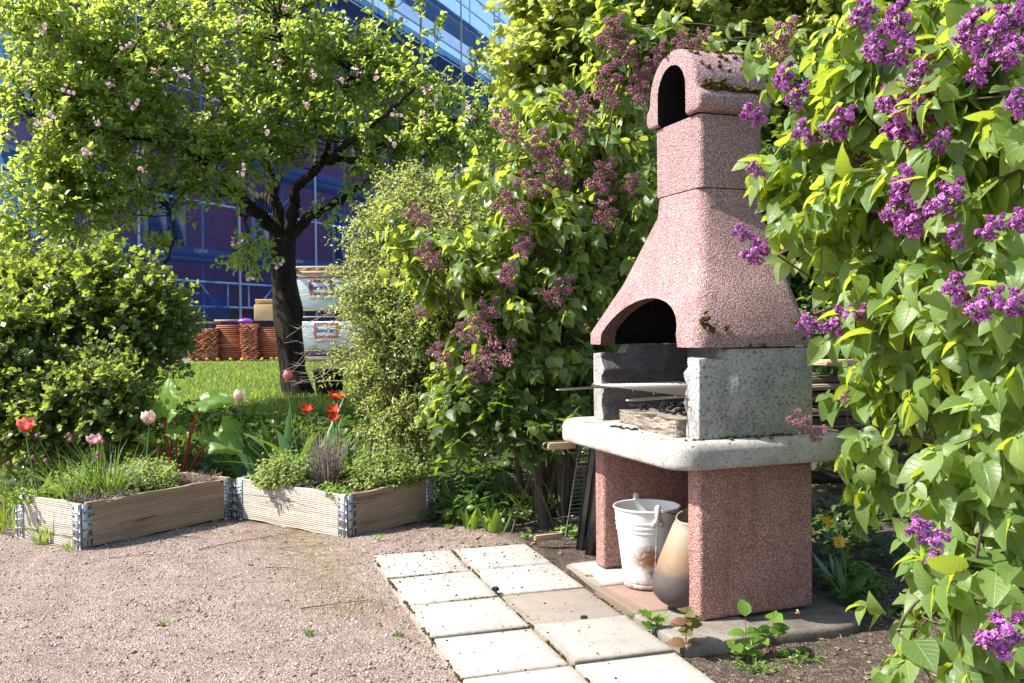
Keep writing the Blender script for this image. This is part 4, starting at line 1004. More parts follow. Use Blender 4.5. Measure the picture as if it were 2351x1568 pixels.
tile_stack(620, 825, 15, R_(95), 'clay roof tile showing its straight edge, in the stack under the cardboard box', Z=15.2)
tile_stack(676, 824, 15, R_(95), 'clay roof tile in the stack mostly hidden behind the apple trunk', Z=15.25)
CARD = flat('cardboard', (.50, .36, .20), .8, .2, 0, .15, 8)
b = at(612, 718, 15.2); A = Acc(); A.box(b + np.array([0, 0, .0]), (.36, .30, .26), rotz(.15)); A.box(b + np.array([-.02, -.02, .17]), (.30, .02, .14), rotz(.15) @ rotx(.9)); A.box(b + np.array([.0, .14, .16]), (.33, .02, .13), rotz(.15) @ rotx(-.5))
o = A.build('cardboard_box', CARD, loc=b); bevel(o, .008, 2); tag(o, 'open tan cardboard box on top of the clay tiles', 'cardboard box')
b = at(563, 737, 15.0); A = Acc(); A.ball((0, 0, 0), (.12, .08, .045), n=14, m=8, jit=.18); o = A.build('plastic_bag', flat('purple_plastic', (.20, .05, .42), .35, .5), smooth=True); o.location = Vector(b); tag(o, 'crumpled purple plastic bag lying on the tile stacks', 'plastic bag')
for k, (p, y, L, a) in enumerate(((470, 741, .5, .1), (525, 736, .45, .05))):
    b = at(p, y, 15.5); A = Acc(); A.box((0, 0, 0), (L, .10, .035)); o = A.build('board', WOODP); o.location = Vector(b); o.rotation_euler = (0, 0, a); tag(o, ('short weathered board lying behind the leftmost tile stack', 'short board lying behind the purple bag')[k], 'board')
b = at(560, 831, 15.2); A = Acc(); 
for q in (-.55, 0, .55): A.box((q, 0, .0), (.08, .5, .07))
A.box((0, -.2, -.045), (1.5, .1, .022)); A.box((0, .2, -.045), (1.5, .1, .022)); o = A.build('wooden_pallet', WOODP); o.location = Vector(b + np.array([0, 0, -.01])); tag(o, 'wooden pallet under the clay tile stacks', 'pallet')

# shrink-wrapped pallets of stone
tt = NT('shrink_wrap'); o_ = tt.obj(); n1 = tt.noise(tt.map(o_, (3, 3, 14)), 2.0, 5, .6, 1.5); c = tt.mix(n1, (.50, .53, .55), (.74, .76, .77)); WRAP = tt.done(tt.bsdf(c, .32, .5, tt.bump(n1, .5, .03)))
PZ = 14.6; WR = rotz(R_(4))
def wrapped(px, py_c, w, d, h, lab):
    c_ = at(px, py_c, PZ); root = empty('wrapped_pallet', c_ + np.array([0, 0, -h/2 - .13]), lab, 'wrapped pallet')
    A = Acc(); A.box(c_, (w, d, h), WR); o = A.build('wrapping', WRAP, root); bevel(o, .03, 3); realize(o)
    A = Acc()
    for q in (-.45, 0, .45): A.box(c_ + WR @ np.array([q*w, 0, -h/2 - .055]), (.10, d*.98, .078), WR)
    for q in (-.42, 0, .42): A.box(c_ + WR @ np.array([0, q*d, -h/2 - .107]), (w*.99, .10, .022), WR); A.box(c_ + WR @ np.array([0, q*d, -h/2 - .006]), (w*.99, .12, .018), WR)
    A.build('pallet_base', WOODP, root); return root, c_
r1, c1_ = wrapped(765, 677, 1.25, .9, .48, 'white shrink-wrapped pallet with a framed brick-pattern sign, on top of another')
r2, c2_ = wrapped(765, 770, 1.25, .9, .44, 'white shrink-wrapped pallet at the bottom of the stack behind the trunk')
NAVY = flat('navy_ink', (.02, .04, .20), .6, .3); BRED = flat('brick_red_ink', (.30, .045, .035), .6, .3); GREYI = flat('grey_ink', (.16, .18, .20), .6, .3)
def sign(root, c_, dx, dz, hh_):
    q = lambda x, z, d=.462: c_ + WR @ np.array([x, -d, z])
    A = Acc()
    wI, hI = .36, .215
    for a in range(9):      # frame of little printed bricks
        for zz in (hI/2, -hI/2):
            for r_ in (0, 1): A.box(q(dx - wI/2 + wI*(a + .5)/9, dz + zz - math.copysign(.022*r_, zz)), (wI/9*.86, .004, .018), WR)
    for zc in range(7):
        for xx in (-wI/2, wI/2):
            for r_ in (0, 1): A.box(q(dx + xx - math.copysign(.026*r_, xx), dz - hI/2 + .04 + .0225*zc), (.021, .004, .018), WR)
    A.build('sign_frame', BRED, root)
    face_text(text_mesh('Benders', .098, NAVY, 'sign_lettering', .0022), q(dx, dz, .464), WR @ np.array([1., 0, 0]), (0, 0, 1), root)
    face_text(text_mesh('www.benders.se', .052, GREYI, 'address_lettering'), q(dx - .01, dz - .17, .464), WR @ np.array([1., 0, 0]), (0, 0, 1), root)
sign(r1, c1_, -.12, .10, 1); sign(r2, c2_, -.05, .08, 1)
tpos = at(770, 627, PZ)
A = Acc()
for q in (-.42, 0, .42): A.box(WR @ np.array([0, q, -.045]), (1.28, .09, .05), WR)
for q in np.linspace(-.56, .56, 7): A.box(WR @ np.array([q, 0, .0]), (.085, 1.02, .024), WR)
for q in (-.40, 0, .40): A.box(WR @ np.array([0, q, .034]), (1.28, .07, .04), WR)
o = A.build('wooden_pallet', WOODP); o.location = Vector(tpos + np.array([0, 0, .03])); tag(o, 'pale slatted pallet lying on the upper wrapped pallet', 'pallet')
# black pot beside the trunk
b = at(757, 903, 7.9); A = Acc(); A.lathe([(0, .0), (.105, 0), (.11, .006), (.135, .185), (.146, .188), (.146, .200), (.138, .203), (.128, .18), (.10, .05), (0, .05)], 32)
o = A.build('plant_pot', BLACKP, smooth=True); o.location = Vector(b); tag(o, 'black plastic plant pot on the grass beside the apple trunk', 'plant pot')

WOODD = wood('shade_dark_board', (.10, .075, .055), (.19, .15, .12), knots=False)  # wood colour darkened to paint in the shade over the pile
# wood pile behind the barbecue
for k, (px, py, Z, L, wd, th, m, a, lab) in enumerate((
    (1898, 745, 3.95, .34, .16, .03, WOODD, .05, 'topmost grey board of the pile behind the barbecue'),
    (1900, 772, 3.98, .30, .12, .022, WOODD, .02, 'thin grey board just under the top of the board pile'),
    (1903, 832, 3.85, .16, .14, .024, WOODN, .32, 'fresh pale board end jutting from the dark board pile'),
    (1905, 868, 3.95, .36, .14, .026, WOODD, .12, 'brown board below the fresh pale one in the board pile'),
    (1906, 886, 3.92, .32, .14, .026, WOODB, .16, 'brown board with a split end in the board pile'),
    (1900, 902, 3.98, .36, .14, .02, WOODD, .1, 'greyish board halfway down the board pile'),
    (1905, 940, 3.95, .36, .16, .025, WOODD, .14, 'dark board low in the pile behind the worktop'),
    (1915, 962, 4.0, .4, .16, .025, WOODD, .1, 'lowest visible board of the pile behind the worktop'),
    (1915, 1000, 4.0, .5, .3, .05, WOODD, .1, 'thick bearer at the bottom of the board pile'),
    (1900, 800, 4.05, .5, .2, .03, WOODD, .05, 'shaded board between the top of the pile and the pale board'))):
    A = Acc(); A.box((0, 0, 0), (L*1.1, wd, th)); o = A.build('board', m); o.location = Vector(at(px + 5, py, Z)); o.rotation_euler = (0, 0, a + .1); bevel(o, .002, 1); tag(o, lab, 'board', 'boards piled behind the barbecue')
A = Acc(); A.box((0, .25, .3), (.05, .05, .62)); A.box((.9, .25, .3), (.05, .05, .62)); A.box((.45, .28, .58), (1, .05, .06)); A.box((.45, .28, .2), (1, .05, .06)); o = A.build('timber_rack', flat('dark_timber', (.03, .022, .016), .9, .2), loc=None); o.location = Vector(np.array([1.42, 4.2, 0])); o.rotation_euler = (0, 0, .2); tag(o, 'dark timber rack carrying the boards behind the barbecue', 'rack')
# ------------------------------------------------------------------ apple tree
AB = at(680, 905, 8.0); AB[2] = gz(AB[0], AB[1]) - .02
ap = empty('apple_tree', AB, 'old apple tree with a dark leaning trunk, open crown and pink-white blossom', 'tree')
TR = [(684, 912, 8.0), (672, 850, 8.0), (668, 790, 8.0), (661, 730, 8.0), (655, 680, 8.0), (648, 620, 8.0), (646, 575, 8.0), (650, 540, 8.0)]
TP = smooth_path([at(*q) for q in TR], 6); TP[0][2] = AB[2]
tr_r = np.interp(np.arange(len(TP)), np.linspace(0, len(TP) - 1, 8), np.array([.140, .108, .108, .116, .106, .102, .114, .105]))
A = Acc(); A.tube(TP, tr_r, 22)
V = A.V[0]; ang = np.arctan2(V[:, 1] - np.repeat(TP[:, 1], 22), V[:, 0] - np.repeat(TP[:, 0], 22)); ctr = np.repeat(TP, 22, 0)
bum = 1 + .07*np.sin(ang*3 + V[:, 2]*5) + .05*np.sin(ang*7 + V[:, 2]*9) + .10*np.maximum(0, np.sin(ang*5 + 1))*np.exp(-(V[:, 2] - AB[2])*6)
bl_ = at(690, 705, 7.95); bum = bum + .42*np.exp(-((V - bl_ - np.array([.02, 0, 0]))**2).sum(1)/.012)
A.V[0] = ctr + (V - ctr)*bum[:, None]
A.build('trunk', BARK, ap, smooth=True)
LIMBS = [([(650, 545, 8), (600, 500, 7.9), (540, 445, 7.7), (490, 400, 7.5), (400, 330, 7.3), (280, 270, 7.1)], 0.066),
         ([(648, 550, 8), (632, 460, 8.0), (612, 380, 8.1), (570, 300, 8.1), (480, 190, 8.0), (420, 90, 8)], 0.056),
         ([(655, 550, 8), (676, 480, 7.95), (688, 420, 7.9), (740, 370, 7.8), (770, 280, 7.7), (800, 160, 7.7)], 0.058),
         ([(660, 545, 8), (715, 495, 8.0), (770, 465, 8.1), (830, 425, 8.1), (930, 380, 8.0), (1050, 320, 7.9)], 0.048),
         ([(600, 500, 7.9), (500, 400, 7.5), (350, 330, 7.2), (200, 290, 7.0), (60, 260, 6.9)], 0.027),
         ([(540, 445, 7.7), (420, 430, 7.4), (300, 440, 7.2), (180, 470, 7.0), (60, 480, 6.8)], 0.033),
         ([(612, 380, 8.1), (640, 260, 7.7), (650, 150, 7.5), (640, 40, 7.4)], 0.035),
         ([(688, 420, 7.9), (800, 330, 7.4), (900, 250, 7.3), (980, 160, 7.3)], 0.035),
         ([(740, 370, 7.8), (840, 360, 7.5), (930, 290, 7.5), (1060, 270, 7.5), (1120, 250, 7.5)], 0.031),
         ([(632, 460, 8), (560, 430, 8.5), (420, 330, 8.8), (250, 200, 8.8)], 0.039),
         ([(400, 330, 7.3), (300, 180, 7.2), (180, 90, 7.1), (80, 40, 7)], 0.027),
         ([(300, 440, 7.2), (390, 480, 7.1), (395, 560, 7.0), (380, 620, 7.0)], 0.014),
         ([(540, 445, 7.7), (560, 500, 7.4), (575, 560, 7.3), (580, 620, 7.3)], 0.014)]
A = Acc(); nodes = []
for pl, r in LIMBS:
    P = smooth_path([at(*q) for q in pl], 6, .012); A.tube(P, np.linspace(r, .008, len(P))*(1 + .12*np.sin(np.arange(len(P))*1.7)), 9, cap=False); nodes += list(P[5:])
for q in range(7):      # thin suckers at the fork
    a_ = at(590 + 6*q, 500, 7.85); A.tube(np.array([a_, a_ + np.array([.02*q - .02, 0, .25 + .03*q])]), [.005, .002], 4)
CB = [(150, 260, 6.9, 190, 190, .55), (90, 440, 6.6, 150, 70, .5), (330, 120, 7.3, 210, 150, .62), (320, 330, 7.2, 210, 110, .62), (550, 60, 7.6, 200, 130, .62), (560, 280, 7.4, 210, 130, .62),
      (740, 130, 7.8, 160, 160, .62), (760, 310, 7.6, 170, 100, .55), (960, 250, 7.7, 140, 100, .5), (870, 130, 7.6, 50, 70, .3), (1080, 330, 7.4, 90, 70, .4), (940, 350, 7.7, 150, 70, .7), (1070, 290, 7.6, 80, 80, .5), (860, 190, 7.7, 60, 120, .4),
      (120, 60, 7, 180, 120, .7), (420, -60, 7.5, 400, 90, .6, .5), (580, 560, 7.3, 55, 55, .2, 1.3), (390, 540, 7.0, 40, 40, .18, 1.2), (70, 530, 6.5, 100, 55, .35), (30, 600, 6.4, 60, 50, .25), (150, 500, 6.5, 70, 40, .25), (310, 470, 6.9, 60, 40, .25), (1080, 370, 7.4, 60, 50, .4), (470, 420, 7.2, 120, 60, .5), (850, 430, 7.6, 60, 45, .3), (230, 500, 6.9, 60, 35, .2), (760, 500, 7.7, 40, 40, .2), (200, 400, 6.8, 150, 70, .4), (1010, 160, 7.5, 25, 50, .1, .7), (935, 110, 7.5, 25, 60, .1, .6), (1120, 200, 7.5, 40, 40, .2, .55)]
tips = blob_points(CB, 640)
L_ = Acc()
tpP = twigs_and_leaves(A, L_, nodes, tips, lift=.12, r0=.008, tl=.25, ntw=7, nl=8, LT=ELLIP, ls=.060, droop=.05, span=.55, upn=.5, sun=.7)
for (px, py, Z, h) in ((955, 95, 7.5, .55), (1005, 120, 7.5, .45), (885, 60, 7.6, .4), (1090, 150, 7.5, .35), (820, 20, 7.6, .4)):   # upright shoots
    b = at(px, py + 60, Z); tip = b + np.array([.03, 0, h]); twigs_and_leaves(A, L_, [b], [tip], lift=0, r0=.006, tl=.10, ntw=9, nl=6, LT=ELLIP, ls=.055, span=h*.9, droop=-.1)
A.build('limbs', BARK, ap, smooth=True); L_.build('crown', M_APPLE, ap, smooth=True)
# blossom clusters
def blossom_acc(k):
    A = Acc(); PT = strip_leaf([0, .35, .75, 1], [0, .34, .42, 0], .25, -.4)
    for f in range(4 + k % 2):
        c = rng.normal(size=3)*.018; up = nrm(unit(1)[0]*.7 + np.array([-.3, -.6, .5])); a1 = nrm(np.cross(up, [0.2, .3, 1])); a2 = np.cross(up, a1)
        an = np.arange(5)*2*PI/5 + rng.random(); D = np.cos(an)[:, None]*a1 + np.sin(an)[:, None]*a2 + up*.35
        scatter(A, PT, np.repeat(c[None], 5, 0), D, np.repeat(up[None], 5, 0), .018*(.8 + .3*rng.random()), .3 + .7*rng.random(5))
        A.tube([(0, 0, -.01), c], [.0015, .001], 3, rnd=0)
    for f in range(3):
        c = rng.normal(size=3)*.02; A.ball(c, .006, n=6, m=4, rnd=.0); A.tube([(0, 0, -.01), c], [.0015, .001], 3, rnd=0)
    return A
protos = [blossom_acc(k).build('blossom_cluster', M_BLOSSOM, ap, world=False) for k in range(4)]
BL = [(385, 65), (100, 72), (355, 165), (410, 168), (715, 172), (980, 210), (1075, 330), (1135, 265), (1070, 245), (905, 265), (785, 185), (820, 165), (700, 240), (150, 210), (255, 195), (120, 270), (545, 45), (285, 110), (655, 20), (640, 150), (220, 285), (90, 285), (325, 390), (200, 350), (610, 300), (560, 395), (1085, 270), (975, 268), (900, 330), (1000, 235), (1185, 103), (1060, 390), (470, 160), (310, 245), (70, 190), (430, 180), (860, 175), (640, 612), (575, 640), (265, 660), (78, 805), (540, 560)]
for k, (px, py) in enumerate(BL):
    d = np.linalg.norm(np.cross(L_.V[0] - CAM, nrm(ray(px, py))[None]) if False else 0) if False else 0
    Z = np.interp(px, [0, 300, 700, 1000, 1200], [6.0, 6.35, 6.75, 7.0, 7.1]) - .0
    o = protos[k] if k < 4 else dup(protos[k % 4], ap)
    o.location = Vector(at(px, py, Z) - AB); o.rotation_euler = (rng.normal()*.4, rng.normal()*.4, rng.random()*.8)

# ------------------------------------------------------------------ trees and hedges behind
def bigtree(name, lab, base_px, Z, blobs, n, ls, lm, r=.16, LT=MAPLE, ntw=7, nl=8):
    b = at(base_px, 800, Z); b[2] = gz(b[0], b[1]); root = empty(name, b, lab, 'tree')
    S = Acc(); top = np.mean([at(q[0], q[1], q[2]) for q in blobs], 0); P = smooth_path([b, b + (top - b)*np.array([.3, .3, .5]), top], 6, .03); S.tube(P, np.linspace(r, .03, len(P)), 10); S.build('trunk', BARK, root, smooth=True)
    S = Acc(); L = Acc(); nodes = list(P[4:])
    for q in blobs:
        e = at(q[0], q[1], q[2]); st = P[min(len(P) - 1, 4 + int(rng.random()*6))]; pp = bez(st, (st + e)/2 + np.array([0, 0, .2]), e, 8); S.tube(pp, np.linspace(.06, .012, 8), 6, cap=False); nodes += list(pp[2:])
    twigs_and_leaves(S, L, nodes, blob_points(blobs, n), r0=.015, tl=.5, ntw=ntw, nl=nl, LT=LT, ls=ls, span=1.0, droop=.35, tw_r=.003, upn=.6, sun=.6)
    S.build('limbs', BARK, root, smooth=True); L.build('crown', lm, root, smooth=True)
bigtree('maple_tree', 'bright yellow-green maple crown behind the lilac, left of the chimney', 1330, 12.5, [(1300, 60, 12.2, 130, 110, .9), (1220, 150, 12.3, 90, 60, .7), (1420, 130, 12.4, 140, 110, .9), (1330, 220, 12.4, 190, 90, .8), (1500, 0, 12.4, 170, 90, .9), (1350, 350, 12.4, 260, 110, .9), (1250, -10, 12.2, 90, 60, .6), (1550, 250, 12.4, 150, 130, .8)], 330, .125, M_MAPLE)
bigtree('maple_tree', 'bright yellow-green maple crown directly behind and right of the chimney', 1800, 13.5, [(1680, 20, 13.5, 170, 100, .9), (1850, 60, 13.5, 190, 110, 1.), (1640, 150, 13.5, 150, 100, .9), (1850, 200, 13.5, 180, 120, .9), (1750, -60, 13.5, 260, 70, .9), (1700, 320, 13.5, 300, 120, .9)], 300, .125, M_MAPLE)
bigtree('maple_tree', 'yellow-green maple crown behind the purple lilac at the upper right', 2200, 13.0, [(2080, 30, 13, 150, 110, .9), (2250, 60, 13, 190, 130, .9), (2150, 200, 13, 230, 120, .9), (2200, 380, 13, 260, 130, .9), (2330, 200, 13, 140, 160, .8)], 230, .125, M_MAPLE)
def hedge(lab, base, Z, blobs, n, ls=.06, lm=None, name='shade_shrub', LT=SMALL, **kw):  # background shrubs added to make the gaps between plants dark
    b = at(base, 900, Z); b[2] = gz(b[0], b[1])
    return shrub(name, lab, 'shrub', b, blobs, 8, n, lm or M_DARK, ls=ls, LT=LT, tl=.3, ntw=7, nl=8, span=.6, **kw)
hedge('dark shrub added for shade in the gap behind the mauve lilac', 1300, 6.6, [(1150, 560, 6.6, 150, 160, .5), (1350, 480, 6.8, 150, 200, .5), (1250, 750, 6.5, 220, 130, .5), (1450, 750, 6.6, 130, 180, .5), (1050, 820, 6.3, 120, 100, .4)], 210, .075, LT=ELLIP)
hedge('dark shrub added for shade behind the barbecue hood', 1650, 6.8, [(1600, 420, 6.9, 130, 200, .5), (1700, 700, 6.8, 150, 170, .5), (1850, 500, 6.9, 150, 220, .5)], 190, .075, LT=ELLIP)
hedge('dark shrub added for shade behind the purple lilac on the right', 2120, 6.2, [(1950, 830, 5.4, 90, 120, .3), (1950, 1020, 5.3, 90, 80, .3), (2000, 520, 6.3, 180, 220, .5), (2220, 600, 6.2, 180, 260, .5), (2100, 900, 6.0, 250, 150, .5), (2350, 880, 6.0, 150, 200, .4)], 190, .075, LT=ELLIP)

# ------------------------------------------------------------------ lilac panicles
def panicle(nf, bud, size, seed, lm_open=.35):
    """a cone of side clusters; florets with four petals and closed buds; along +Z from the base"""
    r_ = np.random.default_rng(seed); A = Acc(); S = []
    PT = strip_leaf([0, .5, 1], [0, .36, 0], .2, .5)
    pts = []
    for q in range(nf):
        t = r_.random()**.8; lobe = int(r_.random()*9); la = lobe*2.4; lt = (lobe + .5)/9
        R = .36*(1 - .75*t)*(.4 + .8*min(1, t*4)); 
        c = np.array([R*.75*math.cos(la), R*.75*math.sin(la), .92*lt*.9 + .06]); 
        p = c + nrm(r_.normal(size=3))*(.145*(1 - .5*lt))*r_.random()**.35 * np.array([1, 1, 1.1])
        pts.append(p)
    pts = np.array(pts)*size; ax = np.array([0, 0, .45*size]); N = nrm(pts - np.stack([np.zeros(nf), np.zeros(nf), pts[:, 2] - .12*size], 1)); N = nrm(N + r_.normal(size=(nf, 3))*.3)
    op = r_.random(nf) < (0 if bud else lm_open)
    fs = .0046 if not bud else .0032
    for q in np.where(~op)[0]:
        n_ = N[q]; a1 = nrm(np.cross(n_, [.3, .2, 1.])); a2 = np.cross(n_, a1); s = fs*(.8 + .5*r_.random()); p = pts[q]
        V = [p + n_*s*1.5, p + a1*s*.75, p + a2*s*.75, p - a1*s*.75, p - a2*s*.75, p - n_*s*2.2]
        A.add(V, [(0, 1, 2), (0, 2, 3), (0, 3, 4), (0, 4, 1), (5, 2, 1), (5, 3, 2), (5, 4, 3), (5, 1, 4)], 0, rnd=r_.random()*.55)
    for q in np.where(op)[0]:
        n_ = N[q]; a1 = nrm(np.cross(n_, r_.normal(size=3))); a2 = np.cross(n_, a1); an = np.arange(4)*PI/2
        D = np.cos(an)[:, None]*a1 + np.sin(an)[:, None]*a2 + n_*.25
        scatter(A, PT, np.repeat(pts[q][None] + n_*.003, 4, 0), D, np.repeat(n_[None], 4, 0), .0095*(.8 + .4*r_.random()), .45 + .55*r_.random(4))
    B = Acc(); B.tube([(0, 0, -.25*size), (0, 0, .85*size)], [.0028, .0012], 5)
    for lobe in range(9):
        la = lobe*2.4; lt = (lobe + .5)/9; R = .27*(1 - .75*lt)*size; B.tube([(0, 0, (.83*lt)*size), (R*math.cos(la), R*math.sin(la), (.83*lt + .1)*size)], [.0016, .001], 4)
    return A, B
MAUVE = MPURP = None
pz = {}
def put_panicle(kind, px, py, Z, wpx, parent, direc, var, ln=None):
    """flower cluster about wpx pixels wide in the photograph, at its own depth"""
    key = (kind, var)
    sz = .17
    if key not in pz:
        A, B = panicle(620 if kind == 'm' else 560, kind == 'm', sz, 50 + var, .42)
        o = A.build('flower_cluster', M_MAUVE if kind == 'm' else M_PURPLE, parent, world=False, smooth=False)
        st = B.build('flower_stalk', STEMG if kind == 'p' else TWIG, o, world=False); pz[key] = o
    else: o = dup(pz[key], parent)
    s = wpx*Z/FPX/(.13); c = at(px, py, Z)
    d = Vector(nrm(np.array(direc, float))); o.rotation_euler = (d.to_track_quat('Z', 'Y') @ Vector((0, 0, 1)).rotation_difference(Vector((0, 0, 1)))).to_euler()
    o.scale = (s, s, s); o.location = Vector(c - np.array(d)*.5*sz*s - wloc(parent)); return o

# middle lilac
mb = at(1260, 1010, 4.75); mb[2] = 0.0
MLB = [(1420, 150, 4.7, 100, 130, .25), (1250, 330, 4.7, 130, 100, .3), (1400, 320, 4.8, 90, 120, .3), (1430, 520, 4.75, 100, 170, .3), (1200, 470, 4.6, 150, 120, .3), (1070, 620, 4.5, 120, 120, .3), (1270, 620, 4.6, 150, 150, .3), (1180, 780, 4.45, 150, 110, .25), (1060, 770, 4.45, 90, 70, .2), (1350, 790, 4.6, 100, 140, .3), (1230, 910, 4.5, 120, 60, .2, .8), (1600, 140, 4.7, 120, 50, .25, .8), (1780, 150, 4.75, 90, 90, .25, .9), (1490, 120, 4.7, 60, 60, .2), (980, 560, 4.6, 60, 70, .2, .7), (1120, 900, 4.45, 110, 70, .25), (1330, 930, 4.6, 120, 60, .25, .8), (1010, 830, 4.5, 60, 80, .2, .8)]
ML, mn = shrub('lilac_bush', 'tall lilac bush with dull mauve buds, left of and behind the barbecue', 'shrub', mb, MLB, 16, 230, M_LILAC2, limb_r=.02, ls=.072, LT=LILACS, tl=.17, ntw=6, nl=6, pair=True, span=.45, droop=.75, upn=.45, sun=.75, lift=.1)
MP = [(1405, 70, 75, .3), (1440, 115, 60, -.2), (1395, 185, 90, .1), (1470, 200, 75, -.2), (1320, 240, 75, -1), (1165, 290, 75, -.5), (1235, 320, 60, .4), (1330, 300, 50, .2), (1265, 375, 95, -.3), (1385, 400, 75, .3), (1215, 420, 70, -.8), (1170, 478, 85, -.6), (1390, 488, 70, .1), (1450, 420, 50, .3), (960, 495, 55, -.6), (985, 585, 65, -.4), (1205, 560, 55, .3), (1165, 625, 55, .1), (1285, 665, 75, .6), (1115, 720, 80, .4), (1065, 765, 60, -.7), (1010, 812, 60, -.5), (1130, 820, 110, .9), (1085, 858, 50, -.8), (1800, 85, 90, .2), (1570, 100, 60, -.6), (1520, 125, 55, -.4), (1610, 90, 55, .4), (1490, 155, 55, .5), (965, 715, 35, -.5)]
for k, (px, py, w_, dx) in enumerate(MP):
    Z = np.interp(px, [950, 1200, 1450, 1800], [4.2, 4.2, 4.42, 4.5]); put_panicle('m', px, py, Z, w_, ML, (dx*.9, -.35, .8 - .35*abs(dx)), k % 4)

shrub('bramble', 'shady bramble with ribbed toothed leaves under the mauve lilac', 'shrub', np.array([.2, 4.3, 0]), [(1090, 930, 4.25, 70, 35, .12), (1180, 980, 4.2, 90, 45, .12), (1290, 1000, 4.3, 80, 50, .15), (1060, 1010, 4.3, 60, 40, .12), (1330, 940, 4.4, 60, 50, .15)], 10, 42, M_DARK, ls=.068, LT=TOOTH, tl=.12, ntw=4, nl=4, span=.4, droop=.3, limb_r=.005, upn=.7, sun=.4)
# near lilac on the right
rb_ = np.array([1.75, 2.95, -.04])
RLB = [(1880, 290, 2.95, 100, 150, .2), (1840, 560, 2.95, 60, 100, .15, .9), (1830, 430, 2.95, 55, 80, .15, .9), (2000, 180, 2.75, 130, 170, .25), (2050, 460, 2.65, 180, 170, .3), (1960, 660, 2.8, 100, 60, .15), (2200, 130, 2.45, 170, 190, .3), (2250, 420, 2.35, 130, 210, .3), (2120, 700, 2.55, 160, 110, .25), (2270, 700, 2.2, 100, 140, .25), (2200, 940, 2.55, 160, 140, .3), (2030, 1010, 2.9, 100, 80, .15, .7), (2250, 1170, 2.35, 140, 170, .25), (2180, 1390, 2.2, 120, 140, .2), (2290, 1400, 1.95, 90, 150, .2), (2100, 1520, 2.15, 80, 60, .12), (2090, 860, 2.95, 130, 90, .2), (2020, 1150, 2.9, 60, 60, .12, .5), (2300, 250, 2.1, 80, 200, .2), (2310, 950, 2.1, 70, 160, .2), (1945, 1030, 3.0, 50, 40, .1, 1.2), (1900, 1000, 3.0, 25, 20, .05, 1.2), (1960, 930, 3.0, 40, 30, .1, 1.)]
BR = [([rb_, at(2300, 830, 2.75), at(2250, 720, 2.7), at(2170, 590, 2.7), at(2090, 500, 2.75), at(1960, 370, 2.9)], .022), ([rb_, at(2330, 1050, 2.5), at(2300, 700, 2.3), at(2200, 300, 2.4), at(2100, 80, 2.6)], .018),
      ([rb_, at(2220, 1150, 2.6), at(2150, 1010, 2.75), at(2000, 1000, 2.95), at(1890, 985, 3.0)], .012), ([rb_, at(2290, 1300, 2.3), at(2200, 1360, 2.2), at(2060, 1450, 2.15)], .012), ([at(2220, 660, 2.7), at(2120, 740, 2.75), at(1990, 690, 2.9), at(1870, 720, 3.0)], .010)]
RL, rn = shrub('lilac_bush', 'large lilac bush with vivid purple flowers and broad leaves filling the right edge', 'shrub', rb_, RLB, 10, 165, M_LILAC, limb_r=.014, limbs=BR, ls=.078, lvar=.45, LT=LILAC, tl=.18, ntw=4, nl=6, pair=True, span=.4, droop=.85, upn=.4, sun=.85, lift=.05, tw_r=.0022)
RP = [(1985, 25, 70, .1), (2060, 45, 85, -.3), (2010, 105, 75, -.3), (2075, 115, 60, .3), (2115, 165, 70, .0), (2095, 265, 120, .1), (2040, 225, 70, -.2), (1800, 175, 60, -.15), (1835, 215, 60, .25), (1725, 262, 55, -1), (1850, 302, 65, -1), (1930, 278, 75, .4), (2235, 75, 100, -.5), (2310, 50, 90, .3), (2330, 110, 75, .4), (2335, 235, 65, -.6), (1732, 388, 40, -.7), (2090, 415, 100, -.1), (2175, 455, 85, .2), (2060, 490, 85, -.7), (2110, 500, 80, .3), (1740, 575, 62, .5), (1700, 532, 45, -.9), (2195, 660, 75, -.6), (2265, 695, 80, .4), (2335, 690, 70, .3), (1855, 742, 55, -1), (1930, 735, 75, .3), (1985, 715, 45, .6), (2110, 1215, 70, -.8), (2160, 1235, 50, .4), (2145, 1285, 55, -.4), (2300, 1455, 110, .05), (2280, 520, 60, .3), (2160, 320, 55, .2), (2250, 160, 60, .1), (2190, 540, 55, -.3), (2345, 500, 60, 0)]
for k, (px, py, w_, dx) in enumerate(RP):
    Z = np.interp(px, [1700, 1850, 2000, 2150, 2351], [2.72, 2.68, 2.42, 2.12, 1.75]) + (.0 if py < 900 else -.12); put_panicle('p', px, py, Z, w_, RL, (dx*.9, -.5, .75 - .3*abs(dx)), k % 4)
for k, (px, py, w_, dx) in enumerate([(1835, 965, 60, -.7), (1880, 995, 40, .5), (1975, 370, 50, 0), (1940, 910, 30, 0), (1995, 500, 50, .3)]):
    put_panicle('m', px, py, 2.75, w_, RL, (dx, -.3, .7), k % 4)

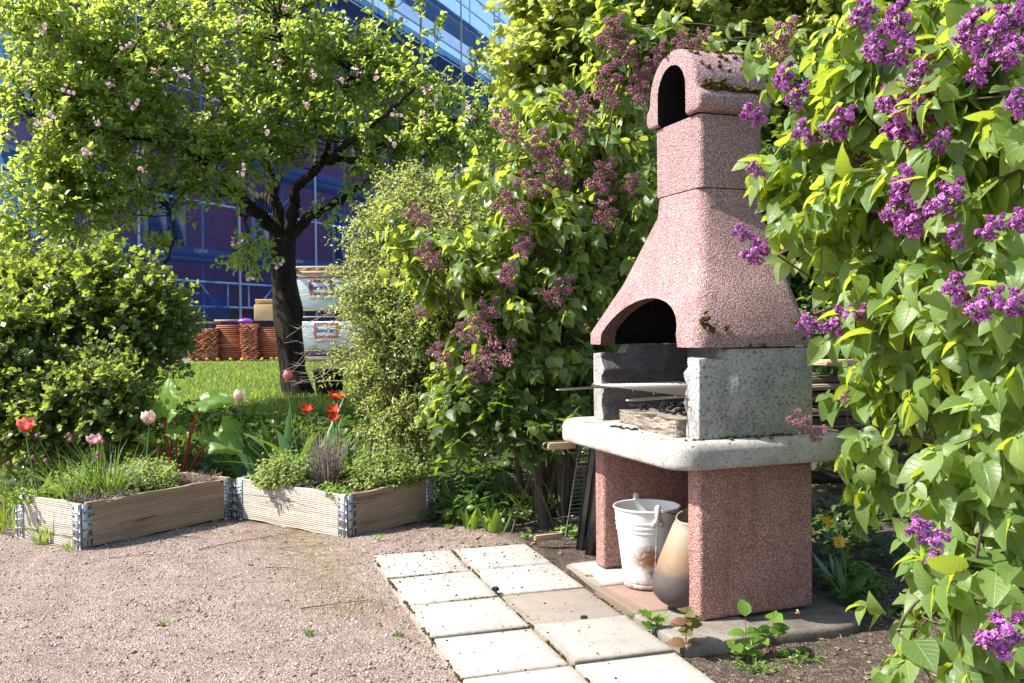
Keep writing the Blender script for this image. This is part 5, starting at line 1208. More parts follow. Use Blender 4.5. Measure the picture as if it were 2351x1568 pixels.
# ------------------------------------------------------------------ other shrubs
hb = at(880, 1010, 5.2); hb[2] = gz(hb[0], hb[1])
shrub('small_leaved_shrub', 'airy shrub of tiny pale leaves between the apple trunk and the mauve lilac', 'shrub', hb,
      [(900, 560, 5.2, 110, 100, .35), (860, 680, 5.0, 80, 80, .3, .6), (930, 740, 5.0, 130, 120, .4), (890, 860, 4.95, 110, 80, .3), (960, 900, 4.9, 100, 90, .3), (970, 640, 5.1, 90, 120, .35), (1010, 490, 5.3, 100, 60, .3), (790, 770, 5.0, 40, 50, .2, .3), (740, 640, 5.0, 30, 15, .1, .5), (780, 840, 5.0, 45, 30, .15, .4), (915, 960, 4.9, 80, 50, .25), (980, 970, 4.8, 90, 60, .25), (1000, 760, 4.8, 80, 110, .25), (1040, 600, 4.9, 60, 120, .25), (1060, 880, 4.7, 60, 70, .2), (930, 440, 5.3, 80, 40, .25)],
      22, 760, M_PRIVET, ls=.030, LT=SMALL, tl=.17, ntw=7, nl=9, pair=True, span=.5, droop=-.1, upn=.5, sun=.7, limb_r=.009, lift=.12)
A = Acc()
db = at(905, 905, 5.0); droot = empty('dead_twigs', db, 'bare dry twigs reaching left across the apple trunk', 'twigs')
for k in range(14):
    e = at(rng.uniform(640, 720), rng.uniform(700, 930), 5.1); p = bez(at(rng.uniform(820, 900), rng.uniform(640, 900), 5.1), at(770, e[2]*0 + rng.uniform(690, 880), 5.1), e, 8) + rng.normal(size=(8, 3))*.008; A.tube(p, np.linspace(.004, .001, 8), 4, cap=False)
    for q in (4, 5, 6): A.tube([p[q], p[q] + np.array([-.06, 0, .05*(rng.random() - .3)])], [.0016, .0008], 3)
A.build('twig_wood', DRY, droot, smooth=True)
for lab, cat, nm, bx, Z, bb, n_, ls_, lm_, LT_ in (
    ('tall rounded currant shrub under the apple branches at the left', 'shrub', 'currant_shrub', 240, 5.6, [(200, 690, 5.6, 170, 80, .35), (340, 740, 5.6, 80, 80, .3), (120, 790, 5.4, 140, 110, .35), (50, 700, 5.5, 90, 80, .3), (280, 800, 5.6, 100, 80, .3), (240, 620, 5.6, 70, 40, .2), (30, 790, 5.15, 50, 110, .2), (385, 790, 5.7, 40, 40, .15), (235, 590, 5.6, 35, 40, .12), (330, 650, 5.6, 40, 40, .15), (110, 640, 5.5, 40, 50, .15)], 250, .046, M_CURR, LOB5),
    ('low gooseberry shrub with small lobed leaves behind the chives', 'shrub', 'gooseberry_shrub', 150, 5.1, [(110, 920, 5.1, 150, 100, .3), (250, 910, 5.1, 100, 80, .3), (60, 1000, 4.95, 80, 60, .2), (300, 960, 5.1, 60, 60, .2), (20, 850, 5.1, 60, 80, .25), (190, 990, 5.05, 90, 40, .2)], 320, .036, M_GOOSE, LOB5)):
    b = at(bx, 1030, Z); b[2] = gz(b[0], b[1]); shrub(nm, lab, cat, b, bb, 12, n_, lm_, ls=ls_, LT=LT_, tl=.23, ntw=7, nl=9, span=.5, droop=.1, upn=.6, sun=.6, limb_r=.009)
# ------------------------------------------------------------------ lawn and ground cover
A = Acc()
nl_ = 42000
def lawn_blades(n, x0, x1, y0, y1, h, w):
    x = rng.uniform(x0, x1, n); y = y0 + (y1 - y0)*rng.random(n)**1.2; P = np.stack([x, y, gz(x, y)], 1)
    D = nrm(np.stack([rng.normal(size=n)*.5, rng.normal(size=n)*.5, np.ones(n)], 1)); N = unit(n)
    T = (np.array([(-.5*w, 0, 0), (.5*w, 0, 0), (.32*w, .55, .05), (-.32*w, .55, .05), (0, 1, .16)]), np.array([[3, 2, 4]]), np.array([[0, 1, 2, 3]]), np.zeros(5), np.array([0, 0, .5, .5, 1.]))
    scatter(A, T, P, D, N, h*(.5 + .8*rng.random(n)))
lawn_blades(30000, -5.5, .4, 6.7, 14.3, .052, .16)
lawn_blades(9000, -3.2, -.5, 5.6, 7.2, .075, .12)
tag(A.build('lawn_grass', M_LAWN), 'sunlit shaggy lawn grass around the apple trunk', 'grass', kind='stuff')
A = Acc()
def cover(n, quad, ls, T, hmin, hmax, seedz=0):
    """leafy carpet inside a pixel polygon laid on the ground"""
    k = 0; P = []
    (x0, x1), (y0, y1) = quad
    x = rng.uniform(x0, x1, n); y = rng.uniform(y0, y1, n); cl = vnoise(x, y, 9, 21 + seedz)
    q = cl > -.25; x, y = x[q], y[q]; m_ = len(x); P = np.stack([x, y, gz(x, y) + hmin + (hmax - hmin)*rng.random(m_)*np.clip(.6 + cl[q], .2, 1.2)], 1)
    D = nrm(np.stack([rng.normal(size=m_), rng.normal(size=m_), rng.normal(size=m_)*.35], 1)); N = nrm(np.array([0, 0, 1.]) + SUND*.4 + rng.normal(size=(m_, 3))*.35)
    scatter_mix(A, T, P, D, N, ls*(.6 + .8*rng.random(m_)))
cover(5200, ((-3.0, .0), (4.85, 6.9)), .05, OVALS + LOB5[:2], .02, .14)
cover(2600, ((-.4, 1.3), (4.35, 6.0)), .045, OVALS + LOB5[:1], .01, .14, 1)
cover(1500, ((1.15, 2.2), (3.0, 4.6)), .045, OVALS, .01, .10, 2)
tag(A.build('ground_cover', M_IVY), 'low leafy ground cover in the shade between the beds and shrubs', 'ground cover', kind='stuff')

# ------------------------------------------------------------------ planting in and around the raised beds
def herb(name, lab, cat, c, rad, h, n, ls, lm, LT=OVALS, group=None, sm=None, nlv=9, flat_=1.0):
    root = empty(name, c, lab, cat, group); S = Acc(); L = Acc(); PP = []; DD = []; SS_ = []
    for k in range(n):
        a = rng.random()*6.28; rr_ = rad*math.sqrt(rng.random()); b = np.array(c) + np.array([rr_*.55*math.cos(a), rr_*.55*math.sin(a), 0])
        hh_ = h*(1 - .5*(rr_/rad)**2)*(.45 + .75*rng.random()); e = np.array(c) + np.array([rr_*1.05*math.cos(a), rr_*1.05*math.sin(a), hh_*flat_]) + rng.normal(size=3)*.008
        S.tube([b, (b + e)/2 + np.array([0, 0, .008]), e], [.0016, .0013, .0009], 3, cap=False); d = nrm(e - b); a1 = nrm(np.cross(d, [.1, .2, 1.])); a2 = np.cross(d, a1)
        for q in range(nlv):
            t = .25 + .75*(q//2*2 + 1)/nlv; t = min(t, 1); ph = (q//2)*PI/2 + (q % 2)*PI + k
            PP.append(b + (e - b)*t); DD.append(nrm(a1*math.cos(ph) + a2*math.sin(ph) + d*(.35 + .4*t))); SS_.append(ls*(.6 + .6*rng.random())*(1.1 - .35*t))
    PP = np.array(PP); N = nrm(np.array([0, 0, .8]) + SUND*.4 + rng.normal(size=(len(PP), 3))*.35); scatter_mix(L, LT, PP, np.array(DD), N, np.array(SS_))
    S.build('stems', sm or STEMG, root); L.build('foliage', lm, root, smooth=True); return root
G1 = 'herb clumps in the raised beds'
herb('oregano_plant', 'big bushy oregano clump at the right end of the bleached bed', 'herb', pb(.36, .12, .165), .18, .20, 330, .025, M_HERB, group=G1, nlv=11)
herb('oregano_plant', 'yellow-green oregano clump at the left end of the bleached bed', 'herb', pb(.09, .54, .165), .17, .16, 260, .025, M_HERB, group=G1, nlv=9)
herb('oregano_plant', 'dark low oregano clump at the back of the bleached bed', 'herb', pb(.33, .60, .165), .18, .14, 190, .024, M_WEED, group=G1)
herb('oregano_plant', 'sunny mint-like clump right of the chives in the left bed', 'herb', qb(.46, .24, .165), .18, .13, 280, .026, M_HERB, group=G1, nlv=9)
herb('oregano_plant', 'leafy clump at the right back of the left bed by the dried stalks', 'herb', qb(.60, .38, .165), .15, .13, 190, .025, M_HERB, group=G1)
herb('oregano_plant', 'small pale clump at the back left of the left bed', 'herb', qb(.25, .38, .165), .15, .13, 210, .025, M_HERB, group=G1)
herb('ground_ivy', 'trailing ground ivy with lilac-tinted tips over the left end of the left bed', 'herb', qb(.05, .42, .17), .13, .10, 80, .018, M_WEED, LT=LOB5, flat_=.6)
for k, (x, y, lab) in enumerate(((.06, .10, 'strawberry-like plant by the front hinge of the bleached bed'), (.10, .24, 'leafy strawberry plant in front of the dried lavender'))):
    herb('strawberry_plant', lab, 'plant', pb(x, y, .172), .075, .045, 26, .028, M_WEED, LT=TOOTH, nlv=4)
def dry_tuft(name, lab, c, rad, h, n, mat, curl=.3):
    root = empty(name, c, lab, 'dry plant'); A = Acc()
    for k in range(n):
        a = rng.random()*6.28; r0 = rad*.35*rng.random(); b = np.array(c) + np.array([r0*math.cos(a), r0*math.sin(a), 0]); hh_ = h*(.45 + .6*rng.random())
        e = b + np.array([math.cos(a)*rad*rng.random()*1.1, math.sin(a)*rad*rng.random()*1.1, hh_]); m = (b + e)/2 + rng.normal(size=3)*.012
        A.tube(bez(b, m, e, 5), np.linspace(.0022, .0011, 5), 4, cap=False)
        if k % 2 == 0: 
            q = b + (e - b)*.7; A.tube([q, q + rng.normal(size=3)*.02 + np.array([0, 0, .02])], [.0012, .0009], 3)
        A.ball(e, (.0022, .0022, .004), n=5, m=3)
    A.build('dry_stalks', mat, root); return root
dry_tuft('dry_lavender', 'dry grey-brown lavender tuft in the middle of the bleached bed', pb(.20, .36, .165), .10, .26, 150, flat('dry_lavender_stem', (.23, .18, .16), .9, .1, 0, .4, 80))
dry_tuft('dry_stubble', 'short dry brown stubble in the right corner of the left bed', qb(.68, .14, .165), .12, .06, 160, DRY)
dry_tuft('dry_stubble', 'straw-coloured dead stubble at the front of the left bed', qb(.16, .10, .165), .13, .05, 130, DRY)
dry_tuft('dry_stubble', 'dry stalks under the front edge of the bleached bed clump', pb(.05, .42, .165), .09, .05, 90, DRY)
def chive(lab, c, n, rad, h, buds=()):
    root = empty('chive_plant', c, lab, 'herb'); A = Acc(); blades(A, c, n, rad, h, .005, lean=.55, curl=.9, hv=.6, fold=.9); A.build('blades', M_CHIVE, root, smooth=True)
    for (px, py, Z) in buds:
        A = Acc(); e = at(px, py, Z); A.tube(bez(np.array(c) + rng.normal(size=3)*.01, (np.array(c) + e)/2 + np.array([-.02, 0, .04]), e, 7), .0016, 4); A.build('bud_stalk', M_CHIVE, root)
        A = Acc(); A.ball(e, (.009, .009, .011), n=8, m=6); A.build('bud', flat('chive_bud', (.26, .10, .16), .7, .2), root, smooth=True)
cc = qb(.23, .16, .17)
chive('tall chive tuft with purple buds in the left bed', cc, 100, .075, .36, [(372 * .3336 + 38, 1010, 4.15), (148 + 10, 998, 4.2), (236, 1015, 4.15), (225, 1042, 4.1), (76, 1050, 4.15), (105, 1058, 4.1)])
chive('second chive tuft nearer the end board of the left bed', qb(.10, .22, .17), 50, .06, .33, [(20, 1064, 4.2), (85, 1000, 4.2)])
def grass_tuft(lab, c, n, rad, h, w, lm=None, lean=.7, curl=.9):
    root = empty('grass_tuft', c, lab, 'grass tuft'); A = Acc(); blades(A, c, n, rad, h, w, lean=lean, curl=curl); A.build('blades', lm or M_GRASS, root, smooth=True)
g = lambda px, py: (lambda q: np.array([q[0], q[1], float(gz(q[0], q[1]))]))(onz(px, py, 0.0))
grass_tuft('green grass tuft growing against the cracked end board', g(92, 1250), 26, .02, .22, .006)
grass_tuft('thick grass tuft left of the left bed at the photo edge', g(14, 1215), 90, .09, .24, .007)
grass_tuft('second grass tuft behind the left corner of the left bed', g(28, 1160), 70, .10, .20, .007)
grass_tuft('few short yellowish blades at the foot of the left bed hinge', g(160, 1266), 14, .02, .07, .004)
grass_tuft('thin grass blade pair in front of the long brown board', g(418, 1205), 4, .012, .13, .004)
grass_tuft('long arching grass tuft under the mauve lilac near the racks', g(1215, 1180), 90, .10, .24, .006, curl=1.2)
grass_tuft('arching grass tuft just left of the racks', g(1265, 1175), 60, .08, .22, .006, curl=1.2)

# ------------------------------------------------------------------ tulips
def tulip(lab, px, py, Z, hpx, base_dx, cols, open_=.2, ang=(0, 0), lv=2, wid=1.0):
    c = at(px, py, Z); h = hpx*Z/FPX; b = np.array([c[0] + base_dx, c[1] + .02, 0]); b[2] = float(gz(b[0], b[1])) + (0 if b[1] > 4.75 else .1)
    root = empty('tulip', b, lab, 'tulip', 'tulips flowering behind the raised beds')
    key = str(cols)
    if key not in pz: pz[key] = petal('tulip_petal', *cols)
    A = Acc(); ax = nrm(np.array([ang[0], ang[1], 1.])); a1 = nrm(np.cross(ax, [.2, 1, .1])); a2 = np.cross(ax, a1); bb = c - ax*h*.5
    for q in range(6):
        an = q*PI/3 + .3; rad = a1*math.cos(an) + a2*math.sin(an); sd = np.cross(ax, rad); op = open_*(1 if q % 2 else .8); V = []; nT, nS = 7, 5
        for i in range(nT):
            t = i/(nT - 1); r = h*(.08 + .34*wid*math.sin(min(1, t*1.5)*PI/2)*(1 - .55*(1 - open_)*max(0, t - .55)/.45) + op*.55*t*t); wd = h*.30*wid*math.sin(PI*min(.97, .12 + .86*t))**.7*(1 if t < .7 else 1 - (t - .7)*1.6)
            for j in range(nS):
                s = j/(nS - 1)*2 - 1; V.append(bb + ax*h*(t*(1 - .25*op) - .05*s*s*t) + rad*(r - abs(s)**2*wd*.45) + sd*s*wd*(1.1))
        F = [(i*nS + j, i*nS + j + 1, (i+1)*nS + j + 1, (i+1)*nS + j) for i in range(nT-1) for j in range(nS-1)]
        A.add(V, F, rnd=np.repeat(np.linspace(0, 1, nT), nS)*.8 + .2*rng.random(), ac=np.tile(np.linspace(-1, 1, nS), nT), al=np.repeat(np.linspace(0, 1, nT), nS))
    A.build('bloom', pz[key], root, smooth=True)
    A = Acc(); m = (b + bb)/2 + np.array([-base_dx*.3, 0, .03]); A.tube(bez(b, m, bb + ax*.004, 8), np.linspace(.0045, .0032, 8), 6); A.build('stem', STEMG, root, smooth=True)
    for k in range(lv):
        A = Acc(); blades(A, b, 1, .01, .20 + .06*rng.random(), .038, lean=.5, curl=.9, hv=.1, seg=7, fold=.35); A.build('leaf', M_TULIPL, root, smooth=True)
CR = ((.50, .05, .05), (.68, .13, .12), (.72, .24, .20), (.8, .25, .2)); PW = ((.42, .03, .10), (.68, .30, .36), (.78, .66, .66), (.75, .45, .5)); PP_ = ((.60, .42, .38), (.72, .54, .50), (.76, .62, .58), (.8, .6, .5)); SA = ((.52, .17, .14), (.58, .20, .20), (.62, .26, .24), (.7, .3, .2)); RD = ((.20, .008, .008), (.40, .02, .012), (.50, .045, .015), (.7, .1, .03))
tulip('open coral red tulip at the far left above the chives', 58, 974, 4.55, 33, .06, CR, .38, (.1, -.2), wid=1.3)
tulip('open white tulip edged with magenta above the left bed', 215, 1008, 4.5, 24, .02, PW, .55, (0, -.25), wid=1.5)
tulip('pale pink tulip with one petal falling away, left of the rhubarb', 340, 957, 4.7, 32, -.05, PP_, .15, (-.15, -.1), wid=1.25)
tulip('closed pale pink tulip in front of the sunlit lawn', 548, 908, 4.9, 30, .10, PP_, .02, (.05, 0))
tulip('closed salmon pink tulip in front of the apple trunk', 660, 862, 4.9, 26, .10, SA, .0, (0, 0))
tulip('ragged dark red tulip left of its red neighbours', 704, 936, 4.9, 22, .08, RD, .9, (.1, -.2), wid=1.3)
tulip('dark red tulip highest of the red ones, by the black pot', 772, 906, 4.9, 24, .02, RD, .9, (.2, -.1), wid=1.5)
tulip('dark red tulip in the middle between two red ones', 764, 938, 4.85, 20, .02, RD, .9, (.0, -.3), wid=1.3)
tulip('dark red tulip lowest of the red ones, above the dried lavender', 766, 957, 4.8, 18, .02, RD, .9, (.0, -.5), wid=1.3)
def leaf_clump(name, lab, c, n, h, w, lm, cat='plant', rad=.08, lean=.6, curl=.9):
    root = empty(name, c, lab, cat)
    for k in range(n):
        A = Acc(); blades(A, np.array(c) + np.array([rng.normal()*rad, rng.normal()*rad*.7, 0]), 1, .01, h*(.7 + .5*rng.random()), w*(.7 + .5*rng.random()), lean=lean, curl=curl, hv=.1, seg=8, fold=.3); A.build('leaf', lm, root, smooth=True)
for k, (px, Y, n_, h_, w_, lab) in enumerate(((560, 4.95, 9, .26, .05, 'broad tulip leaves behind the left end of the bleached bed'), (640, 5.05, 20, .52, .055, 'dense clump of upright tulip leaves before the apple trunk'), (705, 5.0, 16, .50, .05, 'dark tall tulip leaves under the red tulips'), (790, 4.95, 10, .40, .045, 'tulip leaves right of the dried lavender'), (360, 4.75, 6, .30, .04, 'few pointed tulip leaves left of the rhubarb'), (130, 4.8, 10, .34, .03, 'tulip leaves behind the chives'))):
    q = at(px, 900, Y); c = np.array([q[0], Y, float(gz(q[0], Y)) + .05]); leaf_clump('tulip_leaves', lab, c, n_, h_, w_, M_TULIPL)
leaf_clump('tulip_leaves', 'broad-leaved tulip plant without flower at the right end of the bleached bed', g(1050, 1195), 9, .27, .06, M_TULIPL, rad=.05, curl=1.1)
leaf_clump('plantain_leaves', 'clump of long leaves under the lilac left of the racks', g(1120, 1150), 7, .20, .04, M_TULIPL, rad=.06)

# ------------------------------------------------------------------ rhubarb
rbx = at(400, 1010, 5.0); rbx = np.array([rbx[0], 5.0, float(gz(rbx[0], 5.0))])
rh = empty('rhubarb_plant', rbx, 'rhubarb plant with red stalks and big crinkled leaves behind the left bed', 'rhubarb')
def rleaf(c, d, n_, L, Wd):
    d = nrm(np.array(d, float)); x = nrm(np.cross(d, np.array(n_, float))); z = np.cross(x, d); V = []; nT, nS = 21, 13
    for i in range(nT):
        t = i/(nT - 1)
        for j in range(nS):
            s = j/(nS - 1)*2 - 1; wd = Wd*(math.sin(PI*min(1, .20 + .80*t))**.75)*(1 + .13*math.sin(t*15) + .09*math.sin(t*37 + 1))*(.98 if t < .98 else .35)
            back = -.22*L*(1 - t)*abs(s)**1.5
            V.append(np.array(c) + d*(L*t*(1 - .10*s*s) + back) + x*s*wd + z*(.10*L*abs(s)*(1 - t) + .045*L*math.sin(t*11 + 2*s)*abs(s) + .03*L*math.sin(s*9 + t*4) - .28*L*t*t))
    A = Acc(); A.add(V, [(i*nS + j, i*nS + j + 1, (i+1)*nS + j + 1, (i+1)*nS + j) for i in range(nT-1) for j in range(nS-1)], rnd=.3 + .4*rng.random(len(V)), ac=np.tile(np.linspace(-1, 1, nS), nT), al=np.repeat(np.linspace(0, 1, nT), nS)); o = A.build('leaf', M_RHUB, rh, smooth=True); return o
for (bx, tx, ty, d, n_, L, Wd, r_) in ((378, 375, 955, (-.1, .1, .9), (-.65, -.75, .35), .21, .135, .009), (412, 460, 922, (.85, -.2, .22), (-.25, -.5, .85), .18, .10, .009), (395, 500, 990, (.6, -.45, -.30), (-.3, -.75, .7), .19, .11, .007), (385, 350, 1005, (-.5, -.3, .1), (0, -.6, 1), .10, .06, .006), (400, 400, 985, (.1, -.3, -.1), (0, -.8, .6), .09, .05, .006), (372, 300, 985, (-.8, .1, -.1), (-.2, -.5, 1), .12, .07, .006)):
    e = at(tx, ty, 4.9); b = rbx + np.array([(bx - 400)*.0012, 0, 0]); A = Acc(); A.tube(bez(b, (b + e)/2 + np.array([-.02*(1 if tx > 400 else -1), 0, .06]), e, 8), np.linspace(r_*1.2, r_*.7, 8), 8); A.build('stalk', STEMR, rh, smooth=True); rleaf(e, d, n_, L, Wd)

# ------------------------------------------------------------------ weeds, seedlings, dandelions
def seedling(name, lab, c, stems, lm, LT, ls, cat='seedling', sm=None, r=.0016):
    """stems: list of (dx, dy, height, leaves)"""
    root = empty(name, c, lab, cat); S = Acc(); L = Acc()
    for dx, dy, h, n in stems:
        b = np.array(c); e = b + np.array([dx, dy, h]); p = bez(b, (b + e)/2 + np.array([0, 0, h*.15]), e, 5); S.tube(p, np.linspace(r, r*.6, 5), 5)
        k = np.arange(n); t = .35 + .65*(k//2*2 + 2)/(n + 1); t = np.clip(t, 0, 1); P = np.array([p[min(4, int(q*4.01))] for q in t]); ph = (k//2)*1.6 + (k % 2)*PI + dx*30; 
        D = np.stack([np.cos(ph), np.sin(ph), .35 + .8*(t > .95)], 1); N = nrm(np.array([-.2, -.35, 1.]) + rng.normal(size=(n, 3))*.2); scatter_mix(L, LT, P, D, N, ls*(.75 + .4*rng.random(n)))
    S.build('stem', sm or STEMG, root, smooth=True); L.build('leaves', lm, root, smooth=True); return root
RS = flat('red_stem', (.22, .06, .05), .5, .4)
seedling('seedling', 'reddish seedling with toothed leaves at the corner of the near leg', g(1575, 1478), [(0, 0, .13, 8), (.004, 0, .165, 4)], M_RED, TOOTH, .055, sm=RS)
seedling('seedling', 'yellowish maple-like seedling left of the reddish one', g(1500, 1440), [(0, 0, .05, 2), (-.01, .01, .09, 2), (.012, 0, .07, 2)], M_WEED, LOB5, .042)
seedling('seedling', 'green toothed seedling in front of the grey slab edge', g(1712, 1478), [(0, 0, .125, 3), (-.05, 0, .05, 2), (.035, 0, .05, 2), (0, -.02, .03, 3)], M_WEED, TOOTH, .058, sm=RS)
seedling('seedling', 'tallest green toothed seedling beside the dark footing', g(1776, 1470), [(0, 0, .135, 4), (-.015, 0, .08, 2), (.03, 0, .09, 2), (-.05, -.01, .06, 2)], M_WEED, TOOTH, .06, sm=RS)
seedling('seedling', 'tiny pair of leaves at the joint beside the darker slab', g(1450, 1408), [(0, 0, .03, 2)], M_WEED, OVALS, .026)
seedling('seedling', 'small weed at the corner of the farthest right-row slab', g(1207, 1250), [(0, 0, .025, 4), (.02, 0, .03, 3), (-.02, .01, .02, 3)], M_WEED, TOOTH, .026)
seedling('seedling', 'single yellow leaflet in the slab joint by the cream slab', g(1351, 1322), [(0, 0, .022, 2)], M_WEED, OVALS, .018)
seedling('seedling', 'two round leaves on the gravel before the bleached bed hinge', g(868, 1252), [(-.012, 0, .012, 1), (.012, 0, .014, 1)], M_WEED, OVALS, .03)
seedling('seedling', 'two round leaves under the long brown board', g(680*.726 + 0, 1207), [(-.0, 0, .03, 2)], M_WEED, OVALS, .018)
herb('cranesbill_plant', 'bright lobed-leaf cranesbill at the foot of the leaning racks', 'weed', g(1300, 1232), .06, .05, 20, .034, M_WEED, LT=LOB5, nlv=3)
leaf_clump('sow_thistle', 'upright yellow-green weed with long leaves on the soil edge', g(1135, 1225), 8, .17, .032, M_WEED, 'weed', .018, .5, .5)
leaf_clump('sow_thistle', 'smaller green weed left of the yellow-green one', g(1082, 1215), 6, .11, .025, M_WEED, 'weed', .015)
herb('speedwell_plant', 'round-leaved weed mat right of the sow thistle', 'weed', g(1180, 1190), .12, .07, 60, .032, M_HERB, LT=OVALS, nlv=5, flat_=.7)
herb('speedwell_plant', 'leafy weed mat at the right end of the bleached bed', 'weed', g(1060, 1195), .11, .12, 60, .03, M_WEED, LT=OVALS, nlv=6)
herb('chickweed', 'tiny creeping weed on the soil right of the nearest slabs', 'weed', g(1735, 1500), .07, .02, 40, .012, M_WEED, LT=OVALS, nlv=4)
herb('chickweed', 'small bright weed under the tallest seedling', 'weed', g(1835, 1480), .07, .03, 40, .014, M_WEED, LT=OVALS, nlv=4)
herb('chickweed', 'low weed patch behind the footing in the shade', 'weed', g(1965, 1330), .14, .09, 70, .03, M_WEED, LT=OVALS, nlv=5)
herb('gravel_weed', 'little green weed in the gravel left of the slabs', 'weed', g(708, 1443), .012, .012, 12, .012, M_WEED, nlv=3)
herb('gravel_weed', 'little green weed in the gravel near the beige slab row', 'weed', g(914, 1448), .016, .012, 12, .012, M_WEED, nlv=3)
herb('gravel_weed', 'little green weed in the middle of the gravel yard', 'weed', g(373, 1424), .014, .01, 10, .010, M_WEED, nlv=3)
YEL = petal('dandelion_floret', (.60, .36, .01), (.75, .50, .02), (.80, .60, .05), (.8, .6, .05))
def dandelion(lab, head, base, r, leaves=5, ls=.16):
    root = empty('dandelion', base, lab, 'dandelion'); A = Acc(); n = 60; up = nrm(np.array([-.05, -.8, .5])); a1 = nrm(np.cross(up, [0, .2, 1.])); a2 = np.cross(up, a1); an = rng.random(n)*6.28; el = rng.random(n)*.9
    D = np.cos(an)[:, None]*a1 + np.sin(an)[:, None]*a2 + up*el[:, None]; scatter(A, strip_leaf([0, .8, 1], [0, .07, 0], .1, .3), np.repeat(np.array(head)[None], n, 0), D, np.repeat(up[None], n, 0), r*(.8 + .3*rng.random(n))); A.build('flower_head', YEL, root)
    A = Acc(); A.tube(bez(np.array(base), (np.array(base) + np.array(head))/2 + np.array([.02, 0, .02]), np.array(head), 7), .0025, 6); A.build('stem', STEMG, root, smooth=True)
    for k in range(leaves):
        A = Acc(); blades(A, base, 1, .01, ls, .035, lean=1.4, curl=.8, hv=.3, seg=7, fold=.25); A.build('leaf', M_TULIPL, root, smooth=True)
dandelion('yellow dandelion, the higher one right of the near pink leg', at(1900, 1197, 3.2), at(1915, 1330, 3.3), .022)
dandelion('yellow dandelion, the lower one right of the near pink leg', at(1927, 1244, 3.15), at(1940, 1370, 3.2), .022, 7)
dandelion('single yellow dandelion behind the closed pale tulip', at(580, 922, 5.6), at(580, 945, 5.6), .022, 3, .1)
LD = [(452, 823), (476, 828), (437, 838), (500, 826), (556, 823), (601, 828), (624, 818), (636, 822), (530, 829), (413, 836)]
pr_ = None
for k, (px, py) in enumerate(LD):
    Z = 13.4; c = at(px, py, Z); c[2] = float(gz(c[0], c[1])) + .09; A = Acc()
    if pr_ is None:
        A.ball((0, 0, 0), (.028, .028, .014), n=10, m=5); A.tube([(0, 0, -.10), (0, 0, 0)], .004, 5, 1); o = pr_ = A.build('lawn_dandelion', [YEL, STEMG])
    else: o = pr_.copy(); COL.objects.link(o)
    o.location = Vector(c); o.rotation_euler = (.7, 0, rng.random()*6); tag(o, 'small yellow dandelion dot in the far lawn before the tile stacks', 'dandelion', 'dandelions in the far lawn')

# ------------------------------------------------------------------ small loose things
def lump(lab, p, s):
    bm = bmesh.new(); bmesh.ops.create_icosphere(bm, subdivisions=2, radius=1)
    for v in bm.verts: v.co *= .8 + .35*rng.random(); v.co.x *= s*1.2; v.co.y *= s*.9; v.co.z *= s*.8
    me = bpy.data.meshes.new('charcoal_lump'); bm.to_mesh(me); bm.free(); me.materials.append(CHAR); o = bpy.data.objects.new('charcoal_lump', me); COL.objects.link(o); o.location = Vector(p); tag(o, lab, 'charcoal')
lump('charcoal lump at the inner corner of a left-row slab', onz(1137, 1357, .028) + np.array([0, 0, .008]), .012)
lump('flat charcoal chip at the edge of the darker beige slab', onz(1341, 1421, .012) + np.array([0, 0, .005]), .010)
TW = [((610, 1303), (700, 1312), 'short dark twig lying below the bleached board'), ((690, 1390), (860, 1372), 'long thin twig on the gravel left of the slabs'), ((865, 1400), (872, 1375), 'small twig standing near the slab edge'), ((455, 1265), (690, 1225), 'long grey twig lying under the hinge gap'), ((250, 1283), (425, 1272), 'dry stalk on the gravel before the brown board'), ((360, 1325), (375, 1306), 'short bent twig in the gravel before the brown board'), ((640, 1262), (790, 1258), 'straw stalk under the bleached long board'), ((1080, 1225), (1098, 1242), 'pale dry stalk at the far edge of the slabs'), ((1230, 1295), (1350, 1265), 'dark stalk on the soil by the cream slab'), ((1810, 1487), (1850, 1500), 'grey stick on the soil right of the seedlings')]
for a_, b_, lab in TW:
    p, q = g(*a_), g(*b_); A = Acc(); pth = bez(p, (p + q)/2 + rng.normal(size=3)*np.array([.03, .03, 0]) + np.array([0, 0, .008]), q, 7) + np.array([0, 0, .006]); A.tube(pth, np.linspace(.0020, .001, 7), 5); o = A.build('twig', TWIG if 'straw' not in lab and 'stalk' not in lab else DRY, smooth=True); tag(o, lab, 'twig')
A = Acc()     # straw and leaf litter at the foot of the beds and on the soil
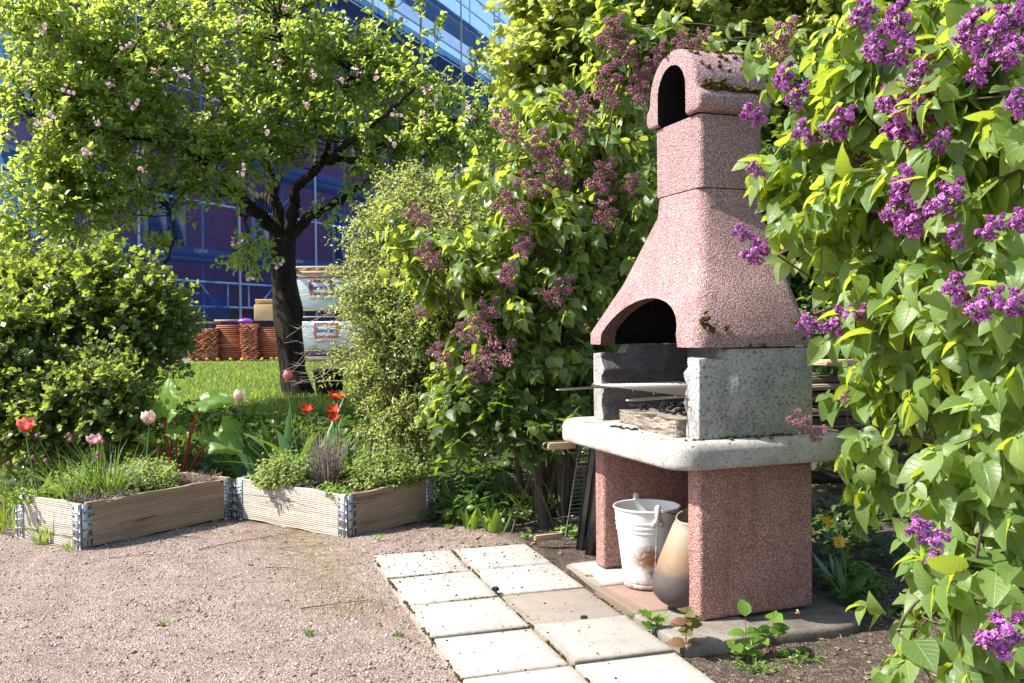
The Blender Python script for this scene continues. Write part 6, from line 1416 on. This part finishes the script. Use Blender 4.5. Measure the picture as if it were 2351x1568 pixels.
for k in range(420):
    zn = rng.random()
    if zn < .45: x, y = rng.uniform(-1.5, -.2), rng.uniform(3.95, 4.5)
    elif zn < .75: x, y = rng.uniform(.45, 1.2), rng.uniform(2.35, 3.0)
    else: x, y = rng.uniform(-.5, .35), rng.uniform(3.9, 4.4)
    a = rng.random()*6.28; L = .01 + .035*rng.random()**2; p = np.array([x, y, float(gz(x, y)) + .005]); d = np.array([math.cos(a), math.sin(a), rng.normal()*.15])
    A.tube([p, p + d*L*.5 + np.array([0, 0, .003]), p + d*L], [.0012, .0014, .0008], 4, rnd=rng.random())
for k in range(260):
    x, y = (rng.uniform(.35, 1.3), rng.uniform(2.3, 3.2)) if k % 2 else (rng.uniform(-.5, .35), rng.uniform(3.75, 4.5)); s = .004 + .008*rng.random(); A.box((x, y, float(gz(x, y)) + .004), (s*1.6, s, s*.25), rotz(rng.random()*6) @ rotx(rng.normal()*.3))
for k in range(150):
    y = rng.uniform(1.8, 4.2); x = rng.uniform(-.6, -.02)*y; s = .002 + .005*rng.random()**2; A.box((x, y, float(gz(x, y)) + .004), (s*2, s*1.1, s*.3), rotz(rng.random()*6) @ rotx(rng.normal()*.4))
for k in range(60):
    y = rng.uniform(1.9, 4.2); x = rng.uniform(-.6, -.02)*y; a = rng.random()*6.28; L = .01 + .03*rng.random(); p = np.array([x, y, float(gz(x, y)) + .005]); d = np.array([math.cos(a), math.sin(a), .02]); A.tube([p, p + d*L*.5 + np.array([0, 0, .002]), p + d*L], [.0009, .001, .0006], 4)
tag(A.build('leaf_litter', flat('litter', (.26, .19, .13), .9, .1, 0, .5, 30)), 'straw bits and bark chips littering the soil edges', 'litter', kind='stuff')
A = Acc(); A.ball((0, 0, 0), (.007, .0035, .0035), n=10, m=6); A.ball((-.008, 0, .0005), (.003, .003, .003)); be = empty('bee', at(1833, 1408, 2.75), 'tiny orange-brown bee hovering over the dark footing', 'insect')
o = A.build('body', flat('bee_fur', (.42, .20, .06), .8, .2, 0, .4, 300), be, smooth=True, world=False); o.rotation_euler = (0, .2, .4)
for s in (-1, 1):
    A = Acc(); A.add([(0, 0, .003), (.004, s*.006, .006), (.001, s*.011, .009), (-.004, s*.008, .008)], [(0, 1, 2, 3)]); w_ = A.build('wing', flat('bee_wing', (.5, .45, .4), .3, .5), be, world=False); so_ = w_.modifiers.new('s', 'SOLIDIFY'); so_.thickness = .0002
